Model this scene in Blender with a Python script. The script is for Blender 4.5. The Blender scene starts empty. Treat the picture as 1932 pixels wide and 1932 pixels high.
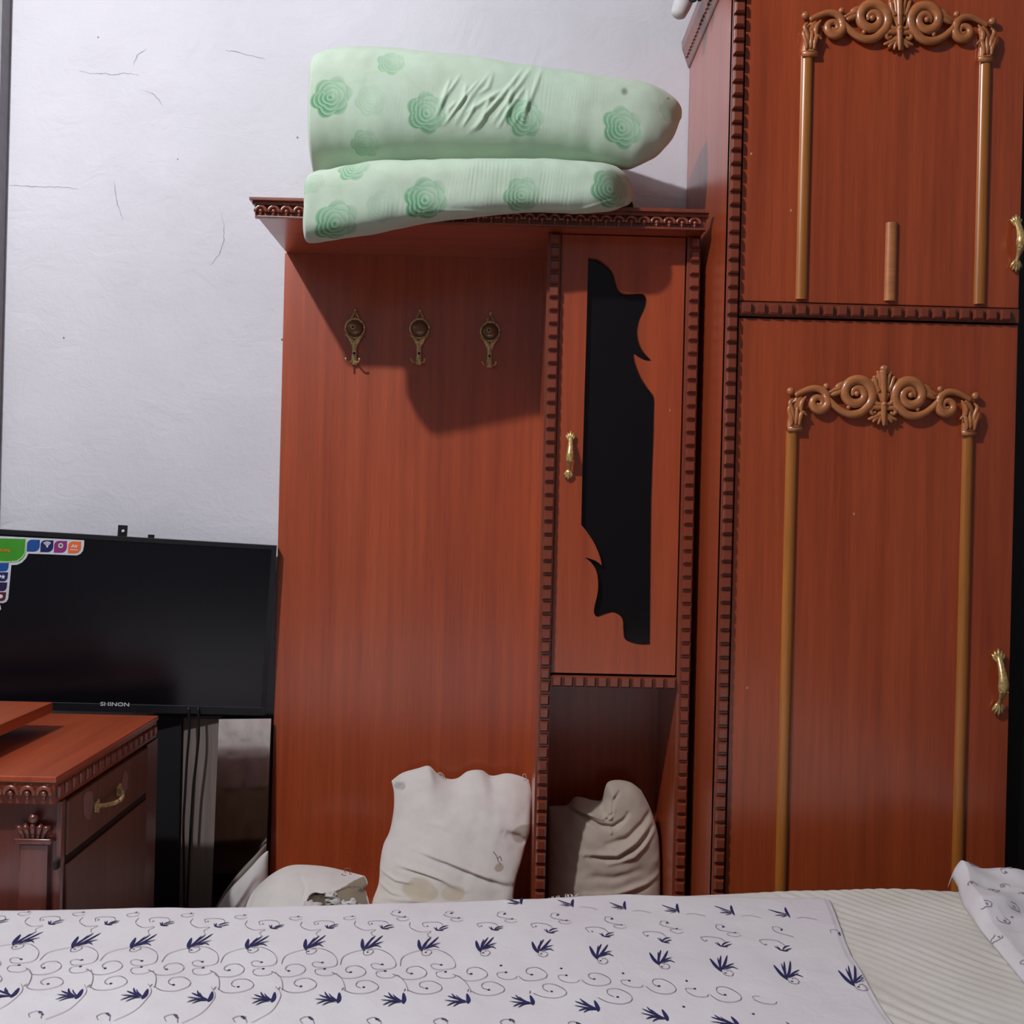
import bpy, bmesh, math, random
import numpy as np
from mathutils import Vector, Matrix, noise

# ------------------------------------------------------------------ camera, light, exposure
SC = bpy.context.scene
COL = SC.collection
F = 1900.0                                   # focal length for a 1932 px frame
EYE = Vector((0.0, 0.0, 1.2))
RC = (Matrix.Rotation(math.radians(-0.8), 3, 'Z') @ Matrix.Rotation(math.radians(90), 3, 'X')
      @ Matrix.Rotation(math.radians(1.4), 3, 'Z'))
cam_d = bpy.data.cameras.new('camera')
cam_d.sensor_width = 36.0
cam_d.lens = 36.0 * F / 1932.0
cam_d.clip_start = 0.02
cam = bpy.data.objects.new('camera', cam_d)
cam.matrix_world = Matrix.Translation(EYE) @ RC.to_4x4()
COL.objects.link(cam)
SC.camera = cam

world = bpy.data.worlds.new('world')
SC.world = world
world.use_nodes = True
world.node_tree.nodes['Background'].inputs[0].default_value = (0.55, 0.58, 0.65, 1)
world.node_tree.nodes['Background'].inputs[1].default_value = 0.01

lamp_d = bpy.data.lights.new('ceiling_lamp', 'POINT')
lamp_d.energy = 280.0
lamp_d.color = (0.955, 0.965, 1.0)
lamp_d.shadow_soft_size = 0.045
lamp = bpy.data.objects.new('ceiling_lamp', lamp_d)
lamp.location = (-1.49, 0.45, 3.42)
COL.objects.link(lamp)

SC.view_settings.view_transform = 'Standard'
SC.view_settings.look = 'None'
SC.view_settings.gamma = 1.0
SC.view_settings.use_curve_mapping = False
SC.view_settings.exposure = 0.0

random.seed(7)
RNG = np.random.default_rng(7)

# ------------------------------------------------------------------ measuring helpers
def W(px, py, Y=None, Z=None, X=None):
    """a point of the room: along the sight line of a measured pixel, on the plane Y, Z or X"""
    d = RC @ Vector(((px - 966) / F, -(py - 966) / F, -1.0))
    if Y is not None: t = Y / d.y
    elif Z is not None: t = (Z - EYE.z) / d.z
    else: t = X / d.x
    return EYE + d * t

RCn = np.array([list(r) for r in RC])
def to_px(P):
    q = (P - np.array(EYE)) @ RCn
    return 966 + F * q[:, 0] / -q[:, 2], 966 - F * q[:, 1] / -q[:, 2]

# ------------------------------------------------------------------ materials
def srgb(r, g, b):
    f = lambda c: (c / 255 / 12.92) if c / 255 <= 0.04045 else ((c / 255 + 0.055) / 1.055) ** 2.4
    return (f(r), f(g), f(b), 1)

def new_mat(name):
    m = bpy.data.materials.new(name); m.use_nodes = True
    nt = m.node_tree
    return m, nt, nt.nodes['Principled BSDF']

def ramp(nt, fac, stops):
    r = nt.nodes.new('ShaderNodeValToRGB')
    el = r.color_ramp.elements
    while len(el) < len(stops): el.new(0.5)
    for e, (p, c) in zip(el, stops): e.position = p; e.color = c
    nt.links.new(fac, r.inputs[0])
    return r.outputs[0]

def noise_tex(nt, scale, detail=4, vec_scale=None, rough=0.5, distortion=0.0, coord='Object'):
    tc = nt.nodes.new('ShaderNodeTexCoord')
    n = nt.nodes.new('ShaderNodeTexNoise')
    n.inputs['Scale'].default_value = scale
    n.inputs['Detail'].default_value = detail
    n.inputs['Roughness'].default_value = rough
    n.inputs['Distortion'].default_value = distortion
    if vec_scale:
        mp = nt.nodes.new('ShaderNodeMapping')
        mp.inputs['Scale'].default_value = vec_scale
        nt.links.new(tc.outputs[coord], mp.inputs[0]); nt.links.new(mp.outputs[0], n.inputs[0])
    else:
        nt.links.new(tc.outputs[coord], n.inputs[0])
    return n.outputs[0]

def bump(nt, bs, height, strength, dist=0.01, prev=None):
    b = nt.nodes.new('ShaderNodeBump')
    b.inputs['Strength'].default_value = strength
    b.inputs['Distance'].default_value = dist
    nt.links.new(height, b.inputs['Height'])
    if prev: nt.links.new(prev, b.inputs['Normal'])
    nt.links.new(b.outputs[0], bs.inputs['Normal'])
    return b.outputs[0]

def mixc(nt, fac, a, b, mode='MIX'):
    m = nt.nodes.new('ShaderNodeMix'); m.data_type = 'RGBA'; m.blend_type = mode
    if isinstance(fac, float): m.inputs[0].default_value = fac
    else: nt.links.new(fac, m.inputs[0])
    for s, v in ((m.inputs[6], a), (m.inputs[7], b)):
        if isinstance(v, tuple): s.default_value = v
        else: nt.links.new(v, s)
    return m.outputs[2]

def wood_mat(name, c0, c1, c2, axis='z', rough=0.40, coat=0.9, coat_rough=0.22):
    m, nt, bs = new_mat(name)
    sc = {'z': (60, 60, 1.6), 'x': (1.6, 60, 60), 'y': (60, 1.6, 60)}[axis]
    sc2 = {'z': (11, 11, 0.5), 'x': (0.5, 11, 11), 'y': (11, 0.5, 11)}[axis]
    sc3 = {'z': (260, 260, 9), 'x': (9, 260, 260), 'y': (260, 9, 260)}[axis]
    n1 = noise_tex(nt, 1.0, 6, sc, 0.6)
    n2 = noise_tex(nt, 1.0, 4, sc2, 0.55, 0.6)
    n3 = noise_tex(nt, 1.0, 3, sc3, 0.6)
    a = ramp(nt, n2, [(0.25, c0), (0.5, c1), (0.78, c2)])
    f = ramp(nt, n1, [(0.3, (0.62, 0.60, 0.58, 1)), (0.62, (1.08, 1.08, 1.08, 1))])
    g = ramp(nt, n3, [(0.35, (0.80, 0.78, 0.76, 1)), (0.6, (1.05, 1.05, 1.05, 1))])
    c = mixc(nt, 0.5, a, f, 'MULTIPLY'); c = mixc(nt, 0.5, c, g, 'MULTIPLY')
    nt.links.new(c, bs.inputs['Base Color'])
    bs.inputs['Roughness'].default_value = rough
    bs.inputs['Coat Weight'].default_value = coat
    bs.inputs['Coat Roughness'].default_value = coat_rough
    bs.inputs['Coat IOR'].default_value = 1.62
    bump(nt, bs, n3, 0.06, 0.002)
    return m

M = {}
WC = (srgb(146, 56, 25), srgb(169, 72, 33), srgb(181, 83, 41))
M['wood'] = wood_mat('cherry_veneer', *WC)
M['wood_x'] = wood_mat('cherry_veneer_crossways', *WC, axis='x')
M['wood_y'] = wood_mat('cherry_veneer_depthways', *WC, axis='y')
M['wood_dark'] = wood_mat('dark_cherry_moulding', srgb(96, 40, 24), srgb(128, 58, 36), srgb(146, 68, 42))
M['carve'] = wood_mat('tan_carved_wood', srgb(158, 92, 50), srgb(182, 112, 64), srgb(194, 124, 74), 'x', 0.4, 0.45)
M['rod'] = wood_mat('honey_wood_rod', srgb(150, 88, 30), srgb(176, 108, 42), srgb(190, 122, 52), 'z', 0.35, 0.6)
M['dark_shaded'] = wood_mat('dark_shaded_veneer', srgb(84, 36, 30), srgb(102, 46, 38), srgb(116, 56, 44))  # dark dresser veneer; shade on its near end is put into the colour
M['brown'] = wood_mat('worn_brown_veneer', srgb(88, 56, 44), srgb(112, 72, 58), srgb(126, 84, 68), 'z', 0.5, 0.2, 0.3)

def plain(name, col, rough=0.5, metal=0.0, coat=0.0):
    m, nt, bs = new_mat(name)
    n = noise_tex(nt, 35, 4)
    d = tuple(c * 0.86 for c in col[:3]) + (1,)
    nt.links.new(ramp(nt, n, [(0.3, d), (0.7, col)]), bs.inputs['Base Color'])
    bs.inputs['Roughness'].default_value = rough
    bs.inputs['Metallic'].default_value = metal
    bs.inputs['Coat Weight'].default_value = coat
    return m
M['gap'] = plain('dark_recess', srgb(34, 24, 22), 0.8)
M['black_plastic'] = plain('black_plastic', srgb(24, 24, 29), 0.38)
M['black_paint'] = plain('black_painted_wood', srgb(30, 30, 32), 0.45)
M['screen'] = plain('black_screen', srgb(13, 13, 19), 0.22)
M['glass'] = plain('smoked_glass', srgb(20, 17, 19), 0.12)
M['cable'] = plain('black_rubber', srgb(20, 18, 18), 0.5)
M['white_paint'] = plain('white_print', srgb(222, 224, 230), 0.5)
M['raw_edge'] = plain('pale_cut_edge', srgb(190, 140, 110), 0.6)
M['peel'] = plain('peeled_pale_wood', srgb(158, 122, 112), 0.8)
M['bed_base'] = plain('bed_base_fabric', srgb(96, 88, 78), 0.9)
M['dark_cloth'] = plain('navy_cloth', srgb(44, 42, 62), 0.9)
M['white_cloth_plain'] = plain('white_rag', srgb(205, 203, 203), 0.9)
for k, c in dict(green=(62, 150, 38), blue=(20, 78, 150), navy=(18, 32, 92), magenta=(140, 40, 122), orange=(232, 110, 50),
                 maroon=(88, 28, 42), indigo=(36, 28, 70), orange_text=(236, 120, 30), palegreen=(190, 235, 180),
                 sticker=(208, 212, 220)).items():
    M[k] = plain('print_' + k, srgb(*c), 0.45)

def brass_mat():
    m, nt, bs = new_mat('aged_brass')
    n = noise_tex(nt, 180, 4)
    nt.links.new(ramp(nt, n, [(0.3, srgb(178, 138, 76)), (0.7, srgb(240, 212, 150))]), bs.inputs['Base Color'])
    bs.inputs['Metallic'].default_value = 0.55
    bs.inputs['Roughness'].default_value = 0.3
    return m
M['brass'] = brass_mat()
def dbrass():
    m, nt, bs = new_mat('dull_brass')
    n = noise_tex(nt, 220, 4)
    nt.links.new(ramp(nt, n, [(0.3, srgb(170, 140, 84)), (0.7, srgb(236, 212, 160))]), bs.inputs['Base Color'])
    bs.inputs['Metallic'].default_value = 0.35
    bs.inputs['Roughness'].default_value = 0.4
    return m
M['dull_brass'] = dbrass()
M['knob'] = plain('brown_enamel_knob', srgb(128, 92, 66), 0.25, 0.2, 0.5)

def plaster():
    m, nt, bs = new_mat('whitewashed_plaster')
    n = noise_tex(nt, 2.2, 5)
    n2 = noise_tex(nt, 30, 6, (1, 1, 1.6), 0.62, 0.8)
    n3 = noise_tex(nt, 9, 5, None, 0.6, 1.2)
    c = ramp(nt, n, [(0.3, srgb(202, 200, 206)), (0.7, srgb(216, 214, 221))])
    sp = ramp(nt, noise_tex(nt, 60, 2, None, 0.5), [(0.70, (1, 1, 1, 1)), (0.80, (0.82, 0.81, 0.82, 1))])
    nt.links.new(mixc(nt, 0.5, c, sp, 'MULTIPLY'), bs.inputs['Base Color'])
    bs.inputs['Roughness'].default_value = 0.9
    b = bump(nt, bs, n2, 0.35, 0.004)
    bump(nt, bs, n3, 0.30, 0.012, b)
    return m
M['plaster'] = plaster()
M['plaster_grey'] = plain('grey_plaster', srgb(150, 146, 150), 0.95)
M['taupe'] = plain('taupe_paint', srgb(106, 102, 102), 0.95)
M['crack'] = plain('crack_grey', srgb(150, 148, 156), 1.0)  # flat grey of the plaster cracks and chips
M['floor'] = plain('brown_floor_tile', srgb(104, 92, 82), 0.4)
M['ceiling'] = plain('grey_ceiling', srgb(122, 120, 122), 0.95)
M['far_paint'] = plain('dusky_wall_paint', srgb(100, 99, 104), 0.95)

def mirror_mat():
    m, nt, bs = new_mat('dirty_mirror_glass')
    n = noise_tex(nt, 7, 6, (1, 1, 0.6), 0.65, 0.5)
    nt.links.new(ramp(nt, n, [(0.35, srgb(150, 140, 132)), (0.7, srgb(196, 190, 184))]), bs.inputs['Base Color'])
    bs.inputs['Metallic'].default_value = 1.0
    r = ramp(nt, n, [(0.3, (0.03, 0.03, 0.03, 1)), (0.75, (0.09, 0.09, 0.09, 1))])
    nt.links.new(r, bs.inputs['Roughness'])
    return m
M['mirror'] = mirror_mat()
M['grey_board'] = wood_mat('weathered_grey_board', srgb(104, 92, 86), srgb(134, 122, 114), srgb(150, 140, 132), 'z', 0.6, 0.1, 0.3)

def fabric_attr(name, rough=0.95, bs_scale=700, strength=0.12, sheen=0.2):
    """woven cloth whose printed colours come from the mesh's own colour attribute"""
    m, nt, bs = new_mat(name)
    at = nt.nodes.new('ShaderNodeAttribute'); at.attribute_name = 'Col'
    n = noise_tex(nt, 26, 5, None, 0.6)
    v = ramp(nt, n, [(0.3, (0.92, 0.91, 0.89, 1)), (0.7, (1.02, 1.02, 1.02, 1))])
    nt.links.new(mixc(nt, 0.8, at.outputs['Color'], v, 'MULTIPLY'), bs.inputs['Base Color'])
    bs.inputs['Roughness'].default_value = rough
    bs.inputs['Sheen Weight'].default_value = sheen
    w = noise_tex(nt, bs_scale, 2)
    b = bump(nt, bs, w, strength, 0.002)
    bump(nt, bs, noise_tex(nt, 45, 4), 0.15, 0.004, b)
    return m
M['print_fabric'] = fabric_attr('printed_foam_cover')
M['pillow_fabric'] = fabric_attr('white_cotton')

def sheet_mat(name, c0, c1, quilt=False):
    m, nt, bs = new_mat(name)
    n = noise_tex(nt, 7, 5)
    nt.links.new(ramp(nt, n, [(0.3, c0), (0.7, c1)]), bs.inputs['Base Color'])
    bs.inputs['Roughness'].default_value = 0.95
    bs.inputs['Sheen Weight'].default_value = 0.15
    b = bump(nt, bs, noise_tex(nt, 500, 2), 0.10, 0.002)
    bump(nt, bs, noise_tex(nt, 24, 4, None, 0.55, 0.6), 0.22, 0.010, b)
    return m
M['sheet'] = sheet_mat('embroidered_cotton', srgb(212, 206, 210), srgb(219, 217, 219))
M['quilt'] = sheet_mat('cream_quilted_cover', srgb(204, 198, 188), srgb(216, 212, 205))
M['bed_side'] = sheet_mat('grey_mattress_border', srgb(170, 160, 146), srgb(190, 182, 168))
M['thread_navy'] = plain('navy_thread', srgb(30, 32, 86), 0.8)
M['thread_grey'] = plain('mauve_thread', srgb(146, 132, 142), 0.8)
M['seam'] = plain('grey_seam', srgb(70, 68, 74), 0.6)
M['lint'] = plain('white_fluff', srgb(208, 204, 198), 1.0)

# ------------------------------------------------------------------ mesh builder
class MB:
    def __init__(s): s.v = []; s.f = []
    def add(s, vs, fs):
        o = len(s.v); s.v += [tuple(v) for v in vs]; s.f += [tuple(i + o for i in f) for f in fs]; return s
    def box(s, x0, x1, y0, y1, z0, z1):
        vs = [(x, y, z) for z in (z0, z1) for y in (y0, y1) for x in (x0, x1)]
        return s.add(vs, [(0, 2, 3, 1), (4, 5, 7, 6), (0, 1, 5, 4), (2, 6, 7, 3), (0, 4, 6, 2), (1, 3, 7, 5)])
    def bbox(s, x0, x1, y0, y1, z0, z1, b=0.003):
        """box with chamfered edges"""
        bm = bmesh.new()
        bmesh.ops.create_cube(bm, size=1.0)
        for v in bm.verts:
            v.co = Vector((x0 + (v.co.x + .5) * (x1 - x0), y0 + (v.co.y + .5) * (y1 - y0), z0 + (v.co.z + .5) * (z1 - z0)))
        bmesh.ops.bevel(bm, geom=list(bm.edges), offset=b, segments=2, affect='EDGES', profile=0.6)
        bm.verts.index_update()
        s.add([v.co[:] for v in bm.verts], [[v.index for v in f.verts] for f in bm.faces]); bm.free(); return s
    def tube(s, pts, r, n=8, flat=1.0, up=Vector((0, 1, 0)), caps=True):
        """round sweep; r number or list; flat squeezes it along `up`"""
        pts = [Vector(p) for p in pts]; k = len(pts)
        rs = [r] * k if not hasattr(r, '__len__') else list(r)
        vs = []
        for i, p in enumerate(pts):
            t = (pts[min(i + 1, k - 1)] - pts[max(i - 1, 0)])
            if t.length < 1e-9: t = Vector((0, 0, 1))
            t.normalize()
            a = t.cross(up)
            if a.length < 1e-4: a = t.cross(Vector((1, 0, 0)))
            a.normalize(); b = a.cross(t).normalized()
            for j in range(n):
                an = 2 * math.pi * j / n
                vs.append(p + a * (rs[i] * math.cos(an)) + b * (rs[i] * flat * math.sin(an)))
        fs = [(i * n + j, i * n + (j + 1) % n, (i + 1) * n + (j + 1) % n, (i + 1) * n + j) for i in range(k - 1) for j in range(n)]
        if caps: fs += [tuple(range(n))[::-1], tuple((k - 1) * n + j for j in range(n))]
        return s.add(vs, fs)
    def ball(s, c, r, nu=10, nv=6, sc=(1, 1, 1)):
        c = Vector(c); vs = [c + Vector((0, 0, r * sc[2]))]
        for i in range(1, nv):
            th = math.pi * i / nv
            for j in range(nu):
                ph = 2 * math.pi * j / nu
                vs.append(c + Vector((r * sc[0] * math.sin(th) * math.cos(ph), r * sc[1] * math.sin(th) * math.sin(ph), r * sc[2] * math.cos(th))))
        vs.append(c - Vector((0, 0, r * sc[2])))
        fs = [(0, 1 + j, 1 + (j + 1) % nu) for j in range(nu)]
        for i in range(nv - 2):
            for j in range(nu):
                a = 1 + i * nu + j; b = 1 + i * nu + (j + 1) % nu
                fs.append((a, a + nu, b + nu, b))
        l = len(vs) - 1; o = 1 + (nv - 2) * nu
        fs += [(l, o + (j + 1) % nu, o + j) for j in range(nu)]
        return s.add(vs, fs)
    def lathe(s, c, prof, axis='y', n=20):
        """prof: (radius, offset along axis)"""
        c = Vector(c); vs = []
        for r, h in prof:
            for j in range(n):
                a = 2 * math.pi * j / n; u, w = r * math.cos(a), r * math.sin(a)
                vs.append(c + (Vector((u, h, w)) if axis == 'y' else Vector((u, w, h)) if axis == 'z' else Vector((h, u, w))))
        k = len(prof)
        fs = [(i * n + j, i * n + (j + 1) % n, (i + 1) * n + (j + 1) % n, (i + 1) * n + j) for i in range(k - 1) for j in range(n)]
        fs += [tuple(range(n)), tuple((k - 1) * n + j for j in range(n))]
        return s.add(vs, fs)
    def prism(s, pts, d):
        """closed outline (list of 3D points) pushed along vector d"""
        n = len(pts); d = Vector(d); pts = [Vector(p) for p in pts]
        vs = pts + [p + d for p in pts]
        return s.add(vs, [tuple(range(n)), tuple(range(n, 2 * n))[::-1]] + [(i, i + n, (i + 1) % n + n, (i + 1) % n) for i in range(n)])
    def build(s, name, mat, parent=None, smooth=False, origin=None):
        o0 = Vector((0, 0, 0))
        if parent is not None: o0 = Vector(parent.get('_o', (0, 0, 0)))
        elif origin is not None: o0 = Vector(origin)
        me = bpy.data.meshes.new(name)
        me.from_pydata([tuple(Vector(v) - o0) for v in s.v], [], s.f)
        bm = bmesh.new(); bm.from_mesh(me)
        bmesh.ops.recalc_face_normals(bm, faces=bm.faces)
        bm.to_mesh(me); bm.free()
        if smooth:
            me.polygons.foreach_set('use_smooth', [True] * len(me.polygons))
            if smooth != 'all': me.set_sharp_from_angle(angle=math.radians(38))
        me.materials.append(M[mat] if isinstance(mat, str) else mat)
        o = bpy.data.objects.new(name, me); COL.objects.link(o)
        if parent is not None:
            o.parent = parent; o['_o'] = tuple(o0)
        else:
            o.location = o0; o['_o'] = tuple(o0)
        return o

def thing(name, label, cat, loc, group=None):
    o = bpy.data.objects.new(name, None); COL.objects.link(o)
    o.empty_display_size = 0.1
    o.location = loc; o['_o'] = tuple(loc); o['label'] = label; o['category'] = cat
    if group: o['group'] = group
    return o
def tag(o, label, cat, group=None):
    o['label'] = label; o['category'] = cat
    if group: o['group'] = group
    return o
def struct(o, label=None):
    o['kind'] = 'structure'
    if label: o['label'] = label
    return o
def place(proto_mesh, name, parent, loc, rot=None):
    """one more piece that shares its mesh; loc in world metres"""
    o = bpy.data.objects.new(name, proto_mesh); COL.objects.link(o)
    o.parent = parent; o.location = Vector(loc) - Vector(parent['_o'])
    if rot: o.rotation_euler = rot
    o['_o'] = tuple(loc)
    return o
def mesh_only(mb, name, mat, smooth=False):
    o = mb.build(name, mat, smooth=smooth); me = o.data
    bpy.data.objects.remove(o); return me

def smooth_poly(pts, n=8, closed=False):
    """Catmull-Rom through points (tuples of any length)"""
    P = [np.array(p, float) for p in pts]; out = []; k = len(P)
    rng = range(k) if closed else range(k - 1)
    for i in rng:
        p0 = P[(i - 1) % k] if closed or i > 0 else P[i]; p1 = P[i]; p2 = P[(i + 1) % k]
        p3 = P[(i + 2) % k] if closed or i + 2 < k else P[(i + 1) % k]
        for j in range(n):
            t = j / n
            out.append(0.5 * ((2 * p1) + (-p0 + p2) * t + (2 * p0 - 5 * p1 + 4 * p2 - p3) * t * t + (-p0 + 3 * p1 - 3 * p2 + p3) * t ** 3))
    if not closed: out.append(P[-1])
    return out

# ================================================================== THE ROOM
YW = 2.60
XL, XR, YF, ZC = -2.6, 2.0, -1.9, 3.70
struct(MB().box(XL - .1, XR + .1, YF - .1, YW + .1, -0.06, 0.0).build('floor', 'floor'))
struct(MB().box(XL - .1, XR + .1, YF - .1, YW + .5, ZC, ZC + 0.06).build('ceiling', 'ceiling'))
wb = struct(MB().box(-1.279, XR, YW, YW + 0.12, 0, ZC).build('wall_back', 'plaster'))
struct(MB().box(-1.42, -1.2795, 2.555, YW + 0.12, 0, ZC).build('wall_return', 'plaster_grey'))
struct(MB().box(XL, -1.4205, YW, YW + 0.12, 0, ZC).build('wall_back_alcove', 'plaster'))
struct(MB().box(XL - .1, XL, YF, YW + .12, 0, ZC).build('wall_left', 'taupe'))
struct(MB().box(XR, XR + .1, YF, YW + .12, 0, ZC).build('wall_right', 'far_paint'))
struct(MB().box(XL, XR, YF - .1, YF, 0, ZC).build('wall_front', 'far_paint'))

# hairline cracks and chips in the plaster
def crack(px_pts, w=0.0009):
    P = [W(x, y, YW - 0.0004) for x, y in px_pts]
    pts = smooth_poly([p[:] for p in P], 6)
    mb = MB(); vs = []; k = len(pts)
    for i, p in enumerate(pts):
        t = np.array(pts[min(i + 1, k - 1)]) - np.array(pts[max(0, i - 1)]); t /= (np.linalg.norm(t) + 1e-9)
        nrm = np.array((-t[2], 0, t[0])); ww = w * (0.25 + 0.75 * math.sin(math.pi * i / (k - 1))) * random.uniform(.5, 1.2)
        j = random.uniform(-.0016, .0016)
        vs += [p + nrm * (ww + j), p - nrm * (ww - j)]
    mb.add(vs, [(2 * i, 2 * i + 1, 2 * i + 3, 2 * i + 2) for i in range(k - 1)])
    mb.build('crack', 'crack', wb)
for c in ([(150, 133), (175, 139), (195, 138), (215, 141), (238, 138), (262, 142)], [(18, 350), (60, 352), (110, 353), (148, 357)],
          [(272, 170), (292, 180), (308, 202)], [(418, 400), (423, 440), (416, 475), (397, 500)], [(425, 95), (455, 100), (500, 112)],
          [(215, 340), (220, 380), (232, 415)], [(276, 92), (258, 106), (252, 125)]):
    crack(c)
for x, y, r in ((120, 637, .0022), (561, 259, .0022), (532, 640, .003), (185, 70, .0018), (335, 300, .0016)):
    p = W(x, y, YW - .0008)
    MB().ball(p, r, 8, 5, (1, .4, 1.2)).build('plaster_chip', 'crack', wb, 'all')

# ================================================================== shared little mouldings
def dentil_mesh(name, w, h, d, mat):
    """raised block with sloping sides, face towards -Y, back at y = 0"""
    mb = MB(); a, b = w / 2, h / 2; i = min(a, b) * 0.30
    vs = [(-a, 0, -b), (a, 0, -b), (a, 0, b), (-a, 0, b), (-a, -d * .45, -b), (a, -d * .45, -b), (a, -d * .45, b), (-a, -d * .45, b),
          (-a + i, -d, -b + i), (a - i, -d, -b + i), (a - i, -d, b - i), (-a + i, -d, b - i)]
    fs = [(0, 1, 2, 3)] + [(q, (q + 1) % 4, (q + 1) % 4 + 4, q + 4) for q in range(4)] + [(q + 4, (q + 1) % 4 + 4, (q + 1) % 4 + 8, q + 8) for q in range(4)] + [(8, 9, 10, 11)]
    return mesh_only(mb.add(vs, fs), name, mat)
def scallop_mesh(name, p, h, mat):
    """arch with a bead below, facing -Y, pitch p, height h, back at y = 0"""
    mb = MB(); R = p * 0.42
    mb.tube([(R * math.cos(a), -.004, -h * .34 + R * 1.12 * math.sin(a)) for a in np.linspace(0, math.pi, 9)], .0042, 6)
    mb.tube([(R * .62 * math.cos(a), -.001, -h * .30 + R * .62 * math.sin(a)) for a in np.linspace(0, math.pi, 7)], .0018, 5)
    mb.ball((0, -.004, -h * .27), .0052, 8, 5)
    mb.tube([(0, -.003, -h * .30), (0, -.003, -h * .62)], [.0042, .0018], 6)
    return mesh_only(mb, name, mat, 'all')
ME_DENT = dentil_mesh('dentil', 0.0225, 0.0235, 0.0115, 'wood_dark')
ME_DENT_W = dentil_mesh('dentil', 0.0215, 0.0222, 0.0115, 'wood_dark')
ME_SCAL = scallop_mesh('scallop', 0.0285, 0.034, 'wood_dark')

def handle(parent, c, L, wid, out, tilt=0.0, axis='z'):
    """cast brass pull: fluted fan at each end, swelling grip between; front towards -Y"""
    c = Vector(c); mb = MB()
    def P(u, y, v):
        uu = u * math.cos(tilt) - v * math.sin(tilt); vv = u * math.sin(tilt) + v * math.cos(tilt)
        return c + Vector((uu, y, vv)) if axis == 'z' else c + Vector((-y, -vv, uu))
    h = L / 2
    prof = [(-.72, .16, .40), (-.62, .26, .42), (-.48, .45, .45), (-.32, .75, .70), (-.14, .95, 1.12), (.02, 1.0, 1.15), (.20, .92, .95), (.40, .72, .80), (.56, .50, .72), (.68, .34, .66), (.76, .24, .45)]
    pts = smooth_poly([(0, -out * a, v * h, b * wid * .42) for v, a, b in prof], 4)
    mb.tube([P(p[0], p[1], p[2]) for p in pts], [max(.0012, p[3]) for p in pts], 10, 0.8, up=Vector((0, 1, 0)) if axis == 'z' else Vector((1, 0, 0)))
    for sgn in (1, -1):
        for k in range(-2, 3):
            an = k * 0.27
            b0 = (0, -.007, sgn * h * .54); ln = h * (.46 - .05 * abs(k))
            e = (math.sin(an) * ln * 1.0, -.0035, sgn * (h * .50 + math.cos(an) * ln))
            q = [tuple(np.array(b0) * (1 - t) + np.array(e) * t) for t in (0, .35, .7, 1)]
            mb.tube([P(*z) for z in q], [wid * .14, wid * .19, wid * .19, wid * .07], 6)
    for k in range(5):
        a = -0.22 * h + (k % 2) * .05 * h
        mb.ball(P((k - 2) * wid * .15, -out * .98 - wid * .18, a), wid * .10, 6, 4)
    return mb.build('handle', 'brass', parent, 'all')

# ================================================================== HALL STAND
hs = thing('hall_stand', 'tall cherry-wood hall stand with three coat hooks and a narrow glazed cabinet', 'hall stand', (-0.05, 2.57, 0))
HX0, HX1 = -0.558, 0.452
bp = MB().bbox(HX0, 0.115, 2.570, 2.590, 0.0, 1.846, .0015).build('back_panel', 'wood', hs)
MB().box(0.115, HX1 - .004, 2.572, 2.590, 0.0, 1.846).build('cabinet_back', 'wood', hs)
# hood: deck, crown strip and scalloped frieze
MB().bbox(HX0 + .004, HX1, 2.262, 2.592, 1.845, 1.872, .002).build('hood', 'wood_x', hs)
crown = MB()
for (y0, z0, z1, e) in ((2.235, 1.876, 1.884, .009), (2.243, 1.869, 1.876, .004), (2.248, 1.841, 1.846, -.006)):
    crown.bbox(HX0 - e, HX1 + min(e, 0.003), y0, 2.264, z0, z1, .0015)
crown.bbox(HX0, HX1, 2.254, 2.264, 1.842, 1.874, .001)
cr = crown.build('crown_moulding', 'wood_dark', hs)
n = int((HX1 - HX0 - .01) / .0285)
for i in range(n):
    place(ME_SCAL, 'scallop', cr, (HX0 + .014 + i * .0285, 2.253, 1.8655))
# cabinet carcass
MB().bbox(0.100, 0.130, 2.318, 2.571, 0.0, 1.845, .001).build('cabinet_side', 'wood', hs)
MB().bbox(0.4215, HX1, 2.318, 2.571, 0.0, 1.845, .001).build('cabinet_side', 'wood', hs)
MB().box(0.130, 0.4215, 2.335, 2.571, 0.800, 0.818).build('shelf', 'wood_x', hs)
MB().box(0.130, 0.4215, 2.325, 2.571, 0.20, 0.218).build('shelf', 'wood_x', hs)
for x0, x1 in ((0.100, 0.130), (0.4215, HX1)):
    po = MB().bbox(x0, x1, 2.3135, 2.3185, 0.0, 1.843, .001).build('post', 'wood_dark', hs)
    nn = int(1.62 / .0302)
    for k in range(nn):
        z = 1.828 - k * .0302
        if z < .20: break
        place(ME_DENT, 'dentil', po, ((x0 + x1) / 2 + .002, 2.3135, z))
rl = MB().bbox(0.1305, 0.421, 2.314, 2.335, 0.802, 0.827, .001).build('rail', 'wood_dark', hs)
for k in range(11):
    place(ME_DENT, 'dentil', rl, (0.1445 + k * .0262, 2.314, 0.8145))
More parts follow.
